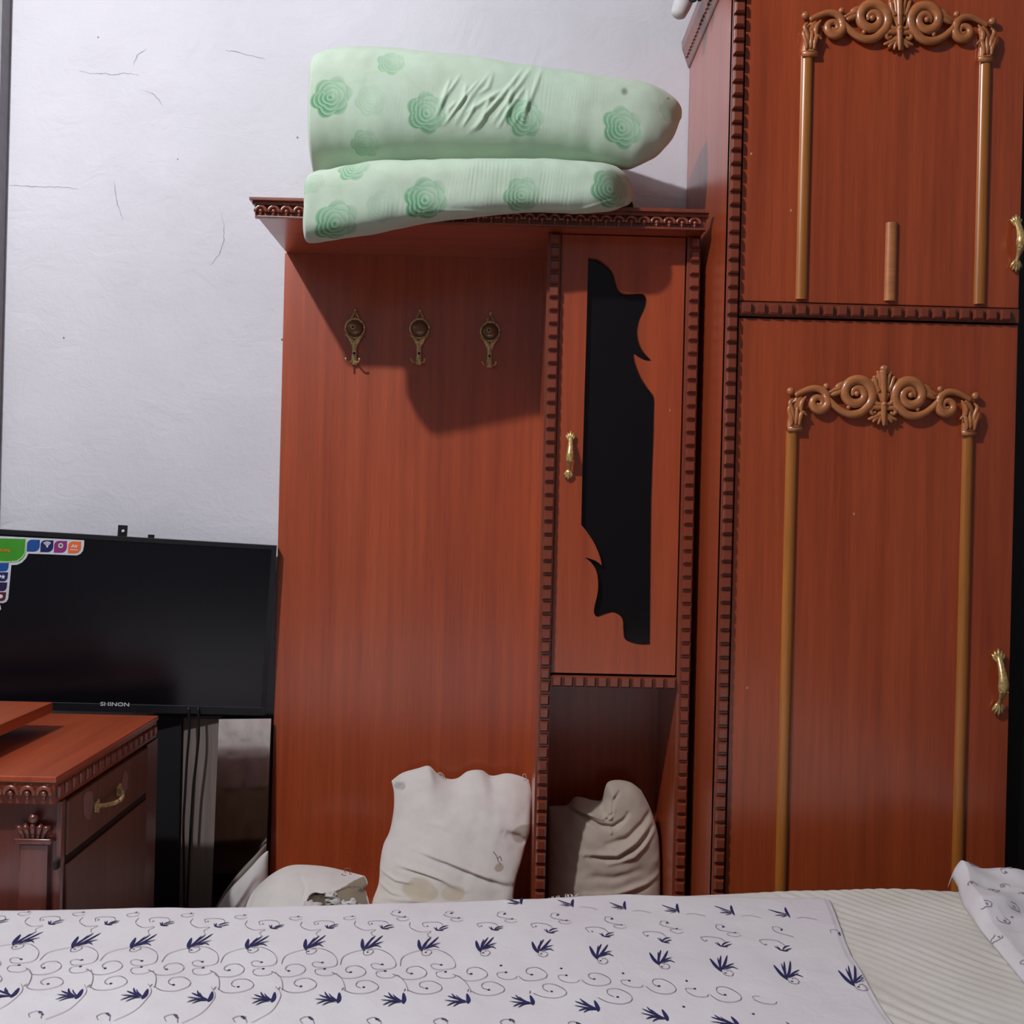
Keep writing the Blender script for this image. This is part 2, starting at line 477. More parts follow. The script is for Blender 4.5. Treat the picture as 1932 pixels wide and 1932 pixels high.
# door with a scroll-sawn opening
def door_with_hole(x0, x1, z0, z1, y0, y1, hole, parent):
    bm = bmesh.new()
    out = [bm.verts.new((x, y0, z)) for x, z in ((x0, z0), (x1, z0), (x1, z1), (x0, z1))]
    inn = [bm.verts.new((x, y0, z)) for x, z in hole]
    ed = [bm.edges.new((l[i], l[(i + 1) % len(l)])) for l in (out, inn) for i in range(len(l))]
    bmesh.ops.triangle_fill(bm, use_beauty=True, use_dissolve=False, edges=ed)
    r = bmesh.ops.extrude_face_region(bm, geom=list(bm.faces))
    for g in r['geom']:
        if isinstance(g, bmesh.types.BMVert): g.co.y = y1
    bmesh.ops.recalc_face_normals(bm, faces=bm.faces)
    mb = MB(); bm.verts.index_update()
    mb.add([v.co[:] for v in bm.verts], [[v.index for v in f.verts] for f in bm.faces]); bm.free()
    return mb.build('door', 'wood', parent)
hpx = []                                     # outline of the opening as measured: crop scale 2.509, origin (1050, 470)
for seg, sm in (([(150, 40), (195, 48), (240, 78), (268, 115), (285, 170), (300, 200), (335, 212), (400, 210), (420, 222), (427, 250), (415, 290), (395, 335), (385, 390), (392, 440), (412, 485), (435, 512), (452, 529)], 1),
                ([(452, 529), (425, 528), (395, 515), (368, 497)], 1),
                ([(368, 497), (375, 540), (400, 605), (430, 655), (460, 695), (466, 725)], 1),
                ([(466, 725), (462, 900), (452, 1180), (448, 1520), (445, 1874)], 0),
                ([(445, 1874), (400, 1874), (350, 1862), (322, 1842), (316, 1800), (314, 1760), (300, 1735), (270, 1722), (235, 1730), (195, 1742), (178, 1722), (180, 1690), (192, 1640), (197, 1590), (190, 1530), (165, 1485), (133, 1460)], 1),
                ([(133, 1460), (160, 1466), (190, 1478), (214, 1497)], 1),
                ([(214, 1497), (205, 1455), (180, 1395), (145, 1340), (117, 1305)], 1),
                ([(117, 1305), (122, 1050), (132, 700), (141, 400), (150, 40)], 0)):
    q = smooth_poly(seg, 5)[:-1] if sm else [np.array(p, float) for p in seg[:-1]]
    hpx += [(1050 + p[0] / 2.5095, 470 + p[1] / 2.5091) for p in q]
hole = [(w.x, w.z) for w in (W(x, y, 2.320) for x, y in hpx)]
hd = door_with_hole(0.134, 0.418, 0.8325, 1.8425, 2.320, 2.333, hole, hs)
MB().box(0.1345, 0.4175, 2.3335, 2.3375, 0.835, 1.840).build('glass_pane', 'glass', hd)
edge = [Vector((x, 2.3205, z)) for x, z in hole]
sel = [i for i in range(len(edge))]
handle(hd, (0.1615, 2.318, 1.3325), 0.118, 0.019, 0.022, -0.03)
MB().bbox(0.131, 0.1345, 2.316, 2.330, 0.8325, 1.8425, .0008).build('door_lip', 'wood_dark', hd)
# low bench in front of the panel (its seat hides behind the bed)
MB().bbox(HX0, 0.0995, 2.17, 2.5695, 0.16, 0.205, .004).build('bench_seat', 'wood_x', hs)
MB().box(HX0 + .01, 0.09, 2.20, 2.5695, 0.0, 0.16).build('bench_base', 'wood_x', hs)
# coat hooks
def coat_hook(x, z_top, full):
    c = Vector((x, 2.570, z_top)); mb = MB()
    H = 0.144
    # pierced finial, oval rim
    mb.tube([c + Vector((a * .015, -.004, -.006 - b)) for a, b in ((0, 0), (-.55, .016), (-1, .034))], [.0022, .0026, .003], 6)
    mb.tube([c + Vector((a * .015, -.004, -.006 - b)) for a, b in ((0, 0), (.55, .016), (1, .034))], [.0022, .0026, .003], 6)
    mb.ball(c + Vector((0, -.004, -.004)), .0045, 8, 5)
    mb.ball(c + Vector((0, -.003, -.027)), .0042, 8, 5)
    zc = -.050
    mb.tube([c + Vector(( .0240 * math.cos(a), -.005, zc + .0245 * math.sin(a))) for a in np.linspace(0, 2 * math.pi, 25)], .0030, 8)
    mb.lathe(c + Vector((0, 0, zc)), [(.0235, -.001), (.0225, -.004), (.012, -.005)], 'y', 20)
    # leafy collar
    for k in range(-3, 4):
        a = k * .34
        e = Vector((math.sin(a) * .029, -.007, -.074 + .005 * abs(k) - .006))
        mb.tube([c + Vector((math.sin(a) * .005, -.006, -.096)), c + Vector((math.sin(a) * .015, -.009, -.084 + .003 * abs(k))), c + e], [.0028, .0042, .0024], 6)
    # stem, widening foot
    mb.tube([c + Vector((0, -.006, q)) for q in (-.084, -.096, -.112, -.126, -.136, -.143)], [.0088, .0068, .0064, .0074, .0096, .0066], 10, .6)
    pl = mb.build('coat_hook', 'dull_brass', hs, 'all')
    kb = MB().lathe(c + Vector((0, -.005, zc)), [(.0208, .0), (.0200, -.004), (.0165, -.0085), (.010, -.0112), (.002, -.012)], 'y', 20).build('knob', 'knob', pl, 'all')
    if full:
        MB().tube([c + Vector((-.003 + .0048 * math.cos(a), -.0175, zc + .001 + .0052 * math.sin(a))) for a in np.linspace(0, 2 * math.pi, 17)], .0012, 6).build('knob_ring', 'dull_brass', pl, 'all')
        MB().lathe(c + Vector((-.003, -.0165, zc + .001)), [(.0034, .004), (.0034, 0), (.001, -.0005)], 'y', 10).build('screw_hole', 'gap', pl)
    MB().lathe(c + Vector((0, -.0105, -.114)), [(.0032, .004), (.0032, 0), (.0012, -.001)], 'y', 10).build('screw', 'gap', pl)
    pr = MB()
    for sg in (-1, 1):
        pr.tube(smooth_poly([c + Vector((sg * a, -b, d)) for a, b, d in ((.004, .008, -.134), (.009, .018, -.138), (.014, .028, -.138), (.017, .034, -.133))], 3), .0023, 6)
        pr.ball(c + Vector((sg * .017, -.034, -.132)), .0030, 6, 4)
    pr.build('prong', 'dull_brass', pl, 'all')
for x, z, full in ((-0.3745, 1.707, True), (-0.2105, 1.711, False), (-0.031, 1.7085, True)):
    coat_hook(x, z, full)

# ================================================================== WARDROBE
wd = thing('wardrobe', 'tall cherry-wood wardrobe with carved tan scrollwork and rods on its doors', 'wardrobe', (1.1, 2.1, 0))
WX0, WX1, WY, WZ = 0.467, 1.70, 2.102, 2.405
MB().bbox(WX0, WX0 + .024, WY + .004, 2.596, 0, WZ, .001).build('side_panel', 'wood', wd)
MB().bbox(WX1 - .024, WX1, WY + .004, 2.596, 0, WZ, .001).build('side_panel', 'wood', wd)
MB().box(WX0 + .024, WX1 - .024, 2.58, 2.596, 0.02, WZ).build('back_board', 'wood', wd)
MB().box(WX0, WX1, WY, 2.596, WZ, WZ + .02).build('top_board', 'wood_x', wd)
MB().box(WX0 + .024, WX1 - .024, WY + .03, 2.58, 0.06, 0.09).build('bottom_board', 'wood_x', wd)
MB().box(WX0 + .024, WX1 - .024, 2.15, 2.58, 1.60, 1.62).build('shelf', 'wood_x', wd)
# crown along the side: sloping fascia with a beaded course
cs = MB()
prof = [(WX0 - .001, 2.359), (WX0 - .004, 2.361), (WX0 - .020, 2.405), (WX0 - .022, 2.425), (WX0 + .03, 2.425), (WX0 + .03, 2.4055), (WX0 - .0005, 2.4055)]
cs.prism([(x, WY - .02, z) for x, z in prof], (0, 2.598 - WY + .02, 0))
cso = cs.build('crown_moulding', 'wood_dark', wd)
bd = mesh_only(MB().ball((0, 0, 0), .0062, 6, 4, (.45, 1, 1)), 'bead', 'wood_dark', 'all')
for k in range(26):
    place(bd, 'bead', cso, (WX0 - .0115, 2.580 - k * .019, 2.381), (0, math.radians(20), 0))
MB().prism([(WX0 - .02, y, z) for y, z in ((WY, 2.359), (WY - .03, 2.405), (WY - .032, 2.425), (WY, 2.425))], (WX1 - WX0 + .04, 0, 0)).build('crown_moulding', 'wood_dark', wd)
st = MB().bbox(WX0, 0.4905, WY - .002, WY + .02, 0.0, 2.358, .001).build('stile', 'wood_dark', wd)
k = 0
while True:
    z = 2.350 - k * .0286; k += 1
    if z < .25: break
    place(ME_DENT_W, 'dentil', st, (0.4795, WY - .002, z))
rail = MB().bbox(0.4945, 1.084, WY - .002, WY + .02, 1.6225, 1.652, .001).build('rail', 'wood_dark', wd)
for k in range(20):
    place(ME_DENT_W, 'dentil', rail, (0.5085 + k * .0286, WY - .002, 1.637))
UD = MB().bbox(0.4950, 1.084, WY + .001, WY + .021, 1.6545, 2.352, .0015).build('door', 'wood', wd)
LD = MB().bbox(0.4950, 1.084, WY + .001, WY + .021, 0.10, 1.6185, .0015).build('door', 'wood', wd)
MB().box(0.4912, 0.4935, WY + .006, WY + .022, 0.10, 2.355).build('gap_strip', 'gap', wd)
# centre bay with dark mirrored door, set back
MB().box(1.088, 1.50, WY + .030, WY + .040, 0.10, 2.352).build('centre_door', 'glass', wd)
MB().bbox(1.50, WX1 - .024, WY + .004, WY + .024, 0.10, 2.352, .001).build('door', 'wood', wd)

def half_rod(x, z0, z1, parent, r=.0122):
    mb = MB(); n = 10; vs = []
    for z in (z0, z1):
        vs += [(x + r * math.cos(math.pi * j / n), WY + .0012 - r * .75 * math.sin(math.pi * j / n), z) for j in range(n + 1)]
    m_ = n + 1
    mb.add(vs, [(j, j + 1, j + 1 + m_, j + m_) for j in range(n)] + [tuple(range(m_)), tuple(range(m_, 2 * m_)), (0, m_ - 1, 2 * m_ - 1, m_)])
    mb.build('rod', 'rod', parent, True)
half_rod(0.6245, 1.660, 2.172, UD); half_rod(1.0005, 1.660, 2.172, UD)
half_rod(0.6120, 0.14, 1.384, LD); half_rod(0.9835, 0.14, 1.384, LD)
mb = MB(); n = 10; vs = []
for z in (1.662, 1.826):
    vs += [(0.8115 + .0125 * math.cos(math.pi * j / n), WY + .0012 - .0095 * math.sin(math.pi * j / n), z) for j in range(n + 1)]
mb.add(vs, [(j, j + 1, j + 12, j + 11) for j in range(n)] + [tuple(range(11)), tuple(range(11, 22)), (0, 10, 21, 11)])
mb.build('rod', 'carve', UD, True)

def ornament(cx, cz, parent, S=1.0):
    """carved crest: two S-scrolls meeting under a palmette, hanging capitals at both ends"""
    U = 2.09 / 1900 / 2.833 * S; mb = MB(); th = math.radians(1.75)
    def P(q, y=0.0, m=1):
        dx, dz = q[0] - 1187, 350 - q[1]
        u = dx * math.cos(th) - dz * math.sin(th); v = dz * math.cos(th) + dx * math.sin(th)
        return Vector((cx + m * u * U, WY - .004 - y, cz + v * U))
    def spiral(c, r0, r1, a0, turns, k=30):
        return [(c[0] + (r0 + (r1 - r0) * t) * math.cos(a0 + turns * 2 * math.pi * t), c[1] + (r0 + (r1 - r0) * t) * math.sin(a0 + turns * 2 * math.pi * t)) for t in np.linspace(0, 1, k)]
    def sweep(pts, r, m, y=0.004, n=8, fl=.75, sm=4, taper=None):
        q = smooth_poly(pts, sm) if sm else [np.array(p) for p in pts]
        k = len(q)
        rs = [1.3 * U * (r if taper is None else np.interp(i / (k - 1), np.linspace(0, 1, len(taper)), taper)) for i in range(k)]
        mb.tube([P(p, y, m) for p in q], rs, n, fl)
    for m in (1, -1):
        # capital: collar, bell, acanthus leaves
        for (a, b, z, r) in ((672, 752, 478, 12),):
            sweep([(a, z), (b, z)], r, m, .004, 8, .8, 1)
        sweep([(711, 470), (714, 430), (718, 390), (722, 350), (745, 305)], 30, m, .002, 10, .45, 4, [34, 30, 27, 24, 16])
        for q in ([(690, 460), (688, 420), (676, 375), (690, 345)], [(700, 440), (695, 390), (682, 340), (700, 318)], [(730, 460), (735, 420), (750, 390), (772, 408)],
                  [(712, 455), (716, 410), (722, 360)], [(745, 400), (740, 360), (750, 330), (770, 305)]):
            sweep(q, 8, m, .010, 6, .7, 4, [5, 11, 9, 3])
        mb.ball(P((689, 276), .005, m), 21 * U, 12, 8, (1, .8, 1))
        # small volute
        sweep([(712, 300), (750, 280), (805, 262), (850, 268), (880, 295)] + spiral((840, 338), 50, 8, -.55, 1.55, 22), 17, m, .005, 8, .8, 3, [10, 17, 20, 18, 14, 12, 9, 8])
        for k in range(5):
            a = .2 + k * .38
            sweep([(840 + 18 * math.cos(a), 338 + 18 * math.sin(a)), (840 + 58 * math.cos(a + .35), 342 + 58 * math.sin(a + .35))], 6, m, .005, 6, .7, 2, [4, 8, 4])
        mb.ball(P((882, 250), .005, m), 17 * U, 10, 6, (1, .8, 1))
        # large S-scroll
        sweep([(868, 290), (905, 335), (950, 378), (1005, 402), (1060, 396)] + spiral((1043, 292), 92, 16, 1.0, -1.72, 44), 20, m, .006, 9, .8, 2, [12, 20, 22, 22, 20, 20, 18, 16, 13, 11])
        mb.ball(P((1043, 292), .008, m), 16 * U, 10, 6)
        mb.ball(P((1000, 365), .006, m), 13 * U, 8, 6)
        # leaf running over the scroll
        for q in ([(895, 285), (945, 262), (985, 242), (1030, 215), (1085, 222)], [(905, 300), (950, 282), (985, 275)], [(930, 258), (965, 243), (1000, 238)]):
            sweep(q, 9, m, .006, 6, .7, 4, [5, 12, 13, 11, 5])
        # palmette feathers
        for (tx, ty, bx) in ((1140, 205, 8), (1160, 178, 5), (1118, 240, 10)):
            sweep([(1187 - bx * .3, 345), (1187 - bx * 2.4, 290), (tx + 10, ty + 45), (tx, ty)], 10, m, .008, 6, .8, 4, [7, 11, 11, 8])
            mb.ball(P((tx - 2, ty), .008, m), 10 * U, 8, 5)
        # lower tassel
        sweep([(1180, 358), (1160, 368), (1135, 365), (1118, 380), (1128, 398), (1148, 390)], 10, m, .007, 6, .8, 4, [8, 11, 12, 10, 9, 6])
        for (tx, ty) in ((1105, 430), (1130, 445), (1160, 458)):
            sweep([(1185, 385), (1187 - (1187 - tx) * .5, 415), (tx, ty)], 8, m, .006, 6, .75, 4, [6, 10, 9, 4])
        sweep([(1140, 330), (1150, 345), (1180, 352)], 10, m, .008, 6, .8, 3)
    sweep([(1187, 340), (1187, 270), (1186, 210), (1185, 170)], 14, 1, .010, 8, .8, 4, [10, 14, 15, 18])
    mb.ball(P((1190, 160), .011), 22 * U, 10, 7, (1.15, .8, .9))
    sweep([(1187, 350), (1187, 375), (1187, 430), (1187, 466)], 10, 1, .010, 8, .8, 4, [15, 13, 10, 5])
    mb.ball(P((1187, 350), .011), 16 * U, 8, 6)
    # carved web behind the palmette
    mb.prism([P(q, -.004 + .0, 1) for q in ((1130, 215), (1187, 165), (1244, 215), (1235, 300), (1215, 390), (1187, 420), (1159, 390), (1139, 300))], (0, -.006, 0))
    return mb.build('carved_crest', 'carve', parent, 'all')
ornament(0.7985, 1.4435, LD)
ornament(0.8125, 2.2275, UD, 1.012)
handle(LD, (1.0575, WY - .002, 0.8675), 0.148, 0.023, 0.026, 0.03)
handle(UD, (1.0720, WY - .002, 1.789), 0.126, 0.022, 0.026, 0.02)
for x, y in ((1418, 290), (1493, 397), (1612, 970), (1410, 1298)):
    p = W(x, y, WY); MB().ball((p.x, WY + .0008, p.z), .0024, 6, 4, (1, .3, 1.3)).build('paint_fleck', 'raw_edge', UD if p.z > 1.64 else LD)
p = W(1264, 774, 2.32); MB().ball((p.x, 2.3198, p.z), .0022, 6, 4, (.7, .3, 1.5)).build('paint_fleck', 'raw_edge', hd)

# things half seen on top of the wardrobe, trailing over its edge
mb = MB()
q = smooth_poly([(0.56, 2.33, 2.464), (0.47, 2.33, 2.464), (0.418, 2.33, 2.437), (0.398, 2.33, 2.385), (0.387, 2.33, 2.355)], 6)
mb.tube(q, [float(np.interp(i / (len(q) - 1), [0, .4, .8, .93, 1], [.03, .028, .020, .017, .005])) for i in range(len(q))], 14)
tag(mb.build('rolled_cloth', 'white_cloth_plain', None, 'all', origin=(0.47, 2.33, 2.44)), 'white rolled cloth end drooping over the top edge of the wardrobe', 'cloth')
mb = MB()
q = smooth_poly([(0.58, 2.27, 2.452), (0.50, 2.27, 2.452), (0.430, 2.27, 2.448), (0.422, 2.27, 2.40), (0.428, 2.27, 2.365)], 6)
mb.tube(q, [float(np.interp(i / (len(q) - 1), [0, .4, .8, 1], [.022, .02, .014, .004])) for i in range(len(q))], 12, .7)
mb.tube(smooth_poly([(0.435, 2.262, 2.40), (0.415, 2.262, 2.362), (0.400, 2.262, 2.372), (0.398, 2.262, 2.42)], 5), .004, 6)
tag(mb.build('dark_strap', 'dark_cloth', None, 'all', origin=(0.5, 2.27, 2.44)), 'dark navy strap hanging over the wardrobe edge beside the white cloth', 'strap')

# ================================================================== GREEN FOAM MATTRESSES
def noise2(a, b, s=1.0):
    return np.array([noise.noise(Vector((x * s, y * s, 3.1))) for x, y in zip(a, b)])
def grid_obj(name, V, ny, nx, mat, parent=None, cols=None, origin=(0, 0, 0), wrap=False, caps=False):
    """V: (ny*nx,3) rows; wrap closes each row"""
    me = bpy.data.meshes.new(name)
    idx = np.arange(ny * nx).reshape(ny, nx)
    if wrap: a = idx; b = np.roll(idx, -1, axis=1)
    else: a = idx[:, :-1]; b = idx[:, 1:]
    Q = np.stack([a[:-1], b[:-1], b[1:], a[1:]], -1).reshape(-1, 4)
    me.from_pydata((V - np.array(origin)).tolist(), [], Q.tolist())
    me.polygons.foreach_set('use_smooth', [True] * len(me.polygons))
    if cols is not None:
        at = me.color_attributes.new('Col', 'FLOAT_COLOR', 'POINT')
        at.data.foreach_set('color', np.concatenate([cols, np.ones((len(cols), 1))], 1).astype(np.float32).ravel())
    me.materials.append(M[mat])
    o = bpy.data.objects.new(name, me); COL.objects.link(o)
    o['_o'] = tuple(origin)
    if parent is not None: o.parent = parent
    else: o.location = origin
    return o
def grid_normals(V, ny, nx, wrap):
    G = V.reshape(ny, nx, 3)
    du = np.roll(G, -1, 1) - np.roll(G, 1, 1) if wrap else np.gradient(G, axis=1)
    dv = np.gradient(G, axis=0)
    N = np.cross(du, dv); N /= (np.linalg.norm(N, axis=2, keepdims=True) + 1e-12)
    return N.reshape(-1, 3)
def seg_dist(px, py, pts):
    """distance of pixels to a polyline and the run along it"""
    D = np.full(len(px), 1e9); T = np.zeros(len(px)); L = 0
    for (x0, y0), (x1, y1) in zip(pts[:-1], pts[1:]):
        dx, dy = x1 - x0, y1 - y0; l2 = dx * dx + dy * dy
        t = np.clip(((px - x0) * dx + (py - y0) * dy) / l2, 0, 1)
        d = np.hypot(px - x0 - t * dx, py - y0 - t * dy)
        m = d < D; D[m] = d[m]; T[m] = (L + t * math.sqrt(l2))[m]; L += math.sqrt(l2)
    return D, T / L
lin = lambda r, g, b: np.array(srgb(r, g, b)[:3])

def foam(name, label, xs, tops, bots, yc, hd, roses, folds, ribs, bottom_clamp=None, nexp=3.0, faint=(), taper_from=None, lift=0.0, lip=.80, spots=()):
    NS, NT = 460, 420
    zt = [W(x, y, yc - hd * .55).z for x, y in zip(xs, tops)]
    zb = [W(x, y, yc - hd * lip).z for x, y in zip(xs, bots)]
    xw = [W(x, (a + b) / 2, yc - hd * .7).x for x, a, b in zip(xs, tops, bots)]
    s = np.linspace(0, 1, NS); e = 0.5 - 0.5 * np.cos(np.pi * s); e = .5 * e + .5 * s
    X = xw[0] + (xw[-1] - xw[0]) * e
    ZT = np.interp(X, xw, zt); ZB = np.interp(X, xw, zb)
    k = np.ones(15) / 15; pad = lambda a: np.convolve(np.pad(a, 7, 'edge'), k, 'valid')
    ZT, ZB = pad(ZT), pad(ZB)
    d0, d1 = X - X[0], X[-1] - X
    endf = np.sqrt(np.clip(1 - (1 - np.clip(d0 / .022, 0, 1)) ** 2, 0, 1)) * np.sqrt(np.clip(1 - (1 - np.clip(d1 / .11, 0, 1)) ** 2, 0, 1))
    endf = np.maximum(endf, .012)
    q_ = np.linspace(-np.pi, np.pi, NT, endpoint=False); ph = np.pi + np.sign(q_) * np.pi * (.35 * np.abs(q_) / np.pi + .65 * (np.abs(q_) / np.pi) ** 2.6)   # finer on the face towards the room
    cy = np.sign(np.cos(ph)) * np.abs(np.cos(ph)) ** (2 / nexp); cz = np.sign(np.sin(ph)) * np.abs(np.sin(ph)) ** (2 / nexp)
    Y = yc + hd * endf[:, None] * cy[None]
    ZC_, HH = (ZT + ZB) / 2, (ZT - ZB) / 2
    Z = ZC_[:, None] + HH[:, None] * cz[None]
    V = np.stack([np.repeat(X[:, None], NT, 1), Y, Z], -1).reshape(-1, 3)
    if lift:                                          # the front lip droops, the underside rises behind it
        V[:, 2] += lift * np.clip(V[:, 1] - yc + hd, 0, None) * np.clip((np.repeat(ZC_, NT) - V[:, 2]) / np.repeat(HH, NT), 0, 1)
    # towards the right end the roll thins and its underside lifts away from the wall
    if taper_from is not None:
        w_ = np.clip((V[:, 0] - taper_from) / (X[-1] - taper_from), 0, 1); yf = yc - hd
        V[:, 1] = yf + (V[:, 1] - yf) * (1 - .45 * w_)
        mid = np.repeat(ZC_, NT); low = np.clip((mid - V[:, 2]) / np.repeat(HH, NT), 0, 1)
        V[:, 2] += low * w_ ** .5 * .42 * np.clip(V[:, 1] - yf - .04, 0, None)
    if bottom_clamp:
        zc, yy = bottom_clamp; m = (V[:, 1] > yy) & (V[:, 2] < zc); V[m, 2] = zc
    N = grid_normals(V, NS, NT, True)
    if np.mean(np.sum(N * (V - np.array([0, yc, np.mean(ZC_)])) * np.array([0, 1, 1]), 1)) < 0: N = -N
    px, py = to_px(V); front = V[:, 1] < yc
    # soft unevenness, crumples and gathers
    disp = 0.0045 * noise2(V[:, 0] * 9, V[:, 2] * 9 + V[:, 1] * 7) + 0.0015 * noise2(V[:, 0] * 30, V[:, 2] * 26 + V[:, 1] * 20)
    for pts, w, amp in folds:
        d, t = seg_dist(px, py, pts)
        disp += front * amp * np.exp(-(d / w) ** 2) * np.sin(np.pi * np.clip(t, .02, .98)) ** .6
    for (cx, cyy, rx, ry, amp, fr) in ribs:
        m = np.exp(-((px - cx) / rx) ** 2 - ((py - cyy) / ry) ** 2)
        disp += front * amp * m * np.sin((px + .12 * (py - cyy)) * fr + 5.0 * noise2(px * .02, py * .008)) * (.5 + noise2(px * .05 + 7, py * .03))
    V2 = V + N * disp[:, None]
    if bottom_clamp:
        m = (V2[:, 1] > yy) & (V2[:, 2] < zc); V2[m, 2] = zc
    # print: pale green ground, roses in surface coordinates
    T = np.zeros((NS, NT)); G = V.reshape(NS, NT, 3)
    dl = np.linalg.norm(np.roll(G, -1, 1) - G, axis=2); T = np.concatenate([np.zeros((NS, 1)), np.cumsum(dl, 1)[:, :-1]], 1)
    j0 = NT // 2; T = (T - T[:, j0:j0 + 1]).ravel(); S = V[:, 0]
    nz = noise2(S * 5, T * 5)
    base = lin(184, 205, 184)[None] * (1 + .03 * nz[:, None]); 
    cream = np.clip(noise2(S * 3.1 + 9, T * 3.1) * 1.6 + .2, 0, 1)[:, None]
    base = base * (1 - .45 * cream) + lin(202, 208, 192)[None] * .45 * cream
    col = base.copy()
    greens = lin(66, 148, 96)
    def rose(s0, t0, R, strength, ca, sa):
        nonlocal col
        u, v = (S - s0), (T - t0)
        r = np.hypot(u, v * 1.0) / R; an = np.arctan2(v, u)
        ph0 = (s0 * 37.0) % 6.28
        bounds = [(q + 1) / 5 * (1 + .20 * (np.abs(np.sin(nn_ / 2 * an + ph0 + q * 1.7)) - .6)) for q, nn_ in enumerate((2, 3, 4, 5, 6))]
        m = np.clip((bounds[-1] - r) / .06, 0, 1); petal = np.zeros_like(r); line = np.zeros_like(r); lo = np.zeros_like(r)
        for bq in bounds:
            inside = (r >= lo) & (r < bq); f_ = np.clip((r - lo) / (bq - lo + 1e-6), 0, 1)
            petal = np.where(inside, 1.0 - .70 * f_, petal); line = np.maximum(line, np.exp(-((r - bq) / .035) ** 2)); lo = np.maximum(lo, bq)
        sh = .5 + .5 * np.cos(an - 2.5)
        a = np.clip(m * petal * strength * 1.25 * (.30 + .70 * sh), 0, 1)[:, None]
        col = col * (1 - a) + greens[None] * a
        b = (m * line * .40 * strength * sh)[:, None]; col = col * (1 - b) + lin(206, 230, 208)[None] * b
        b = (m * line * .50 * strength * (1 - sh))[:, None]; col = col * (1 - b) + lin(112, 178, 132)[None] * b
    for (rx, ry, rr, stg) in roses:
        d = np.hypot(px - rx, py - ry) + (~front) * 1e5; i = int(np.argmin(d))
        rose(S[i], T[i], rr * 2.2 / 1900, stg, 1, 0)
        if stg > .5: rose(S[i] + .06, T[i] + .30, rr * 2.2 / 1900, stg * .9, 1, 0)   # the print goes on round the back
    for pts in faint:
        d, t = seg_dist(px, py, pts); a = (front * np.exp(-(d / 2.6) ** 2) * .35)[:, None]; col = col * (1 - a) + lin(168, 205, 160)[None] * a
    for (sx, sy, sr) in spots:
        a = (front * np.clip(1.6 - np.hypot(px - sx, (py - sy) * .9) / sr, 0, 1) * .7)[:, None]; col = col * (1 - a) + lin(92, 100, 92)[None] * a
    o = grid_obj(name, V2, NS, NT, 'print_fabric', None, np.clip(col, 0, 1), (float(np.mean(X)), yc, float(np.min(ZB))), wrap=True)
    tag(o, label, 'mattress', 'green floral foam mattresses on the hall stand')
    return o

wr = random.Random(3)
folds_u = []
for (x0, y0, x1, y1) in ((822, 222, 868, 142), (838, 236, 905, 150), (860, 232, 925, 138), (885, 250, 960, 160), (905, 225, 985, 132), (930, 232, 1003, 128), (955, 236, 972, 150),
                         (862, 205, 880, 160), (828, 205, 850, 150), (872, 240, 898, 190), (895, 246, 915, 205), (940, 240, 990, 165), (985, 236, 998, 165), (900, 180, 930, 140), (968, 236, 1022, 130), (880, 214, 948, 170), (915, 210, 940, 176), (845, 215, 862, 190)):
    mx, my = (x0 + x1) / 2 + wr.uniform(-8, 8), (y0 + y1) / 2 + wr.uniform(-6, 6)
    folds_u.append(([(x0, y0), (mx, my), (x1, y1)], wr.uniform(2.8, 4.4), wr.uniform(.0030, .0052)))
foam('foam_mattress', 'thick upper pale green rose-patterned foam mattress, rolled, crumpled in the middle',
     [575, 583, 605, 660, 800, 900, 1000, 1100, 1200, 1245, 1275, 1291], [135, 104, 88, 80, 92, 106, 120, 137, 156, 170, 187, 203],
     [292, 304, 311, 305, 297, 295, 297, 302, 318, 296, 258, 216], 2.375, 0.178,
     [(625, 183, 38, .95), (806, 212, 38, .85), (990, 222, 36, .8), (1175, 240, 38, .9), (738, 117, 27, .5), (690, 272, 28, .5), (1115, 152, 28, .25), (700, 190, 30, .22), (1268, 205, 26, .3)],
     folds_u, [(1040, 190, 130, 60, .0003, .9), (790, 200, 60, 50, .0003, .8)], taper_from=.12, spots=[(1178, 173, 5), (1262, 185, 2)],
     faint=([(690, 140), (682, 175), (684, 225)], [(690, 140), (720, 133), (760, 135), (785, 165)], [(612, 140), (640, 160), (690, 150)]))
foam('foam_mattress', 'thin lower pale green rose-patterned foam mattress drooping over the hall stand crown',
     [569, 577, 600, 700, 800, 900, 1000, 1100, 1160, 1193, 1208], [352, 335, 322, 306, 303, 302, 303, 307, 313, 326, 352],
     [452, 474, 474, 458, 437, 423, 415, 415, 412, 401, 376], 2.352, 0.206,
     [(633, 420, 40, .95), (803, 376, 40, 1.0), (985, 368, 34, .75), (1152, 356, 38, .9), (668, 318, 30, .7), (590, 345, 22, .3), (720, 390, 30, .2)],
     [([(830, 396), (900, 398), (1010, 396), (1100, 392), (1180, 372)], 3.0, .003)], [(930, 350, 80, 60, .0005, .8), (1040, 360, 50, 50, .0005, .9), (770, 400, 50, 30, .0004, .7)],
     bottom_clamp=(1.8865, 2.232), lift=.42, lip=.96, nexp=3.4,
     faint=([(640, 330), (642, 365), (655, 400)], [(700, 318), (740, 335), (770, 365)], [(612, 350), (640, 352), (670, 345)]))

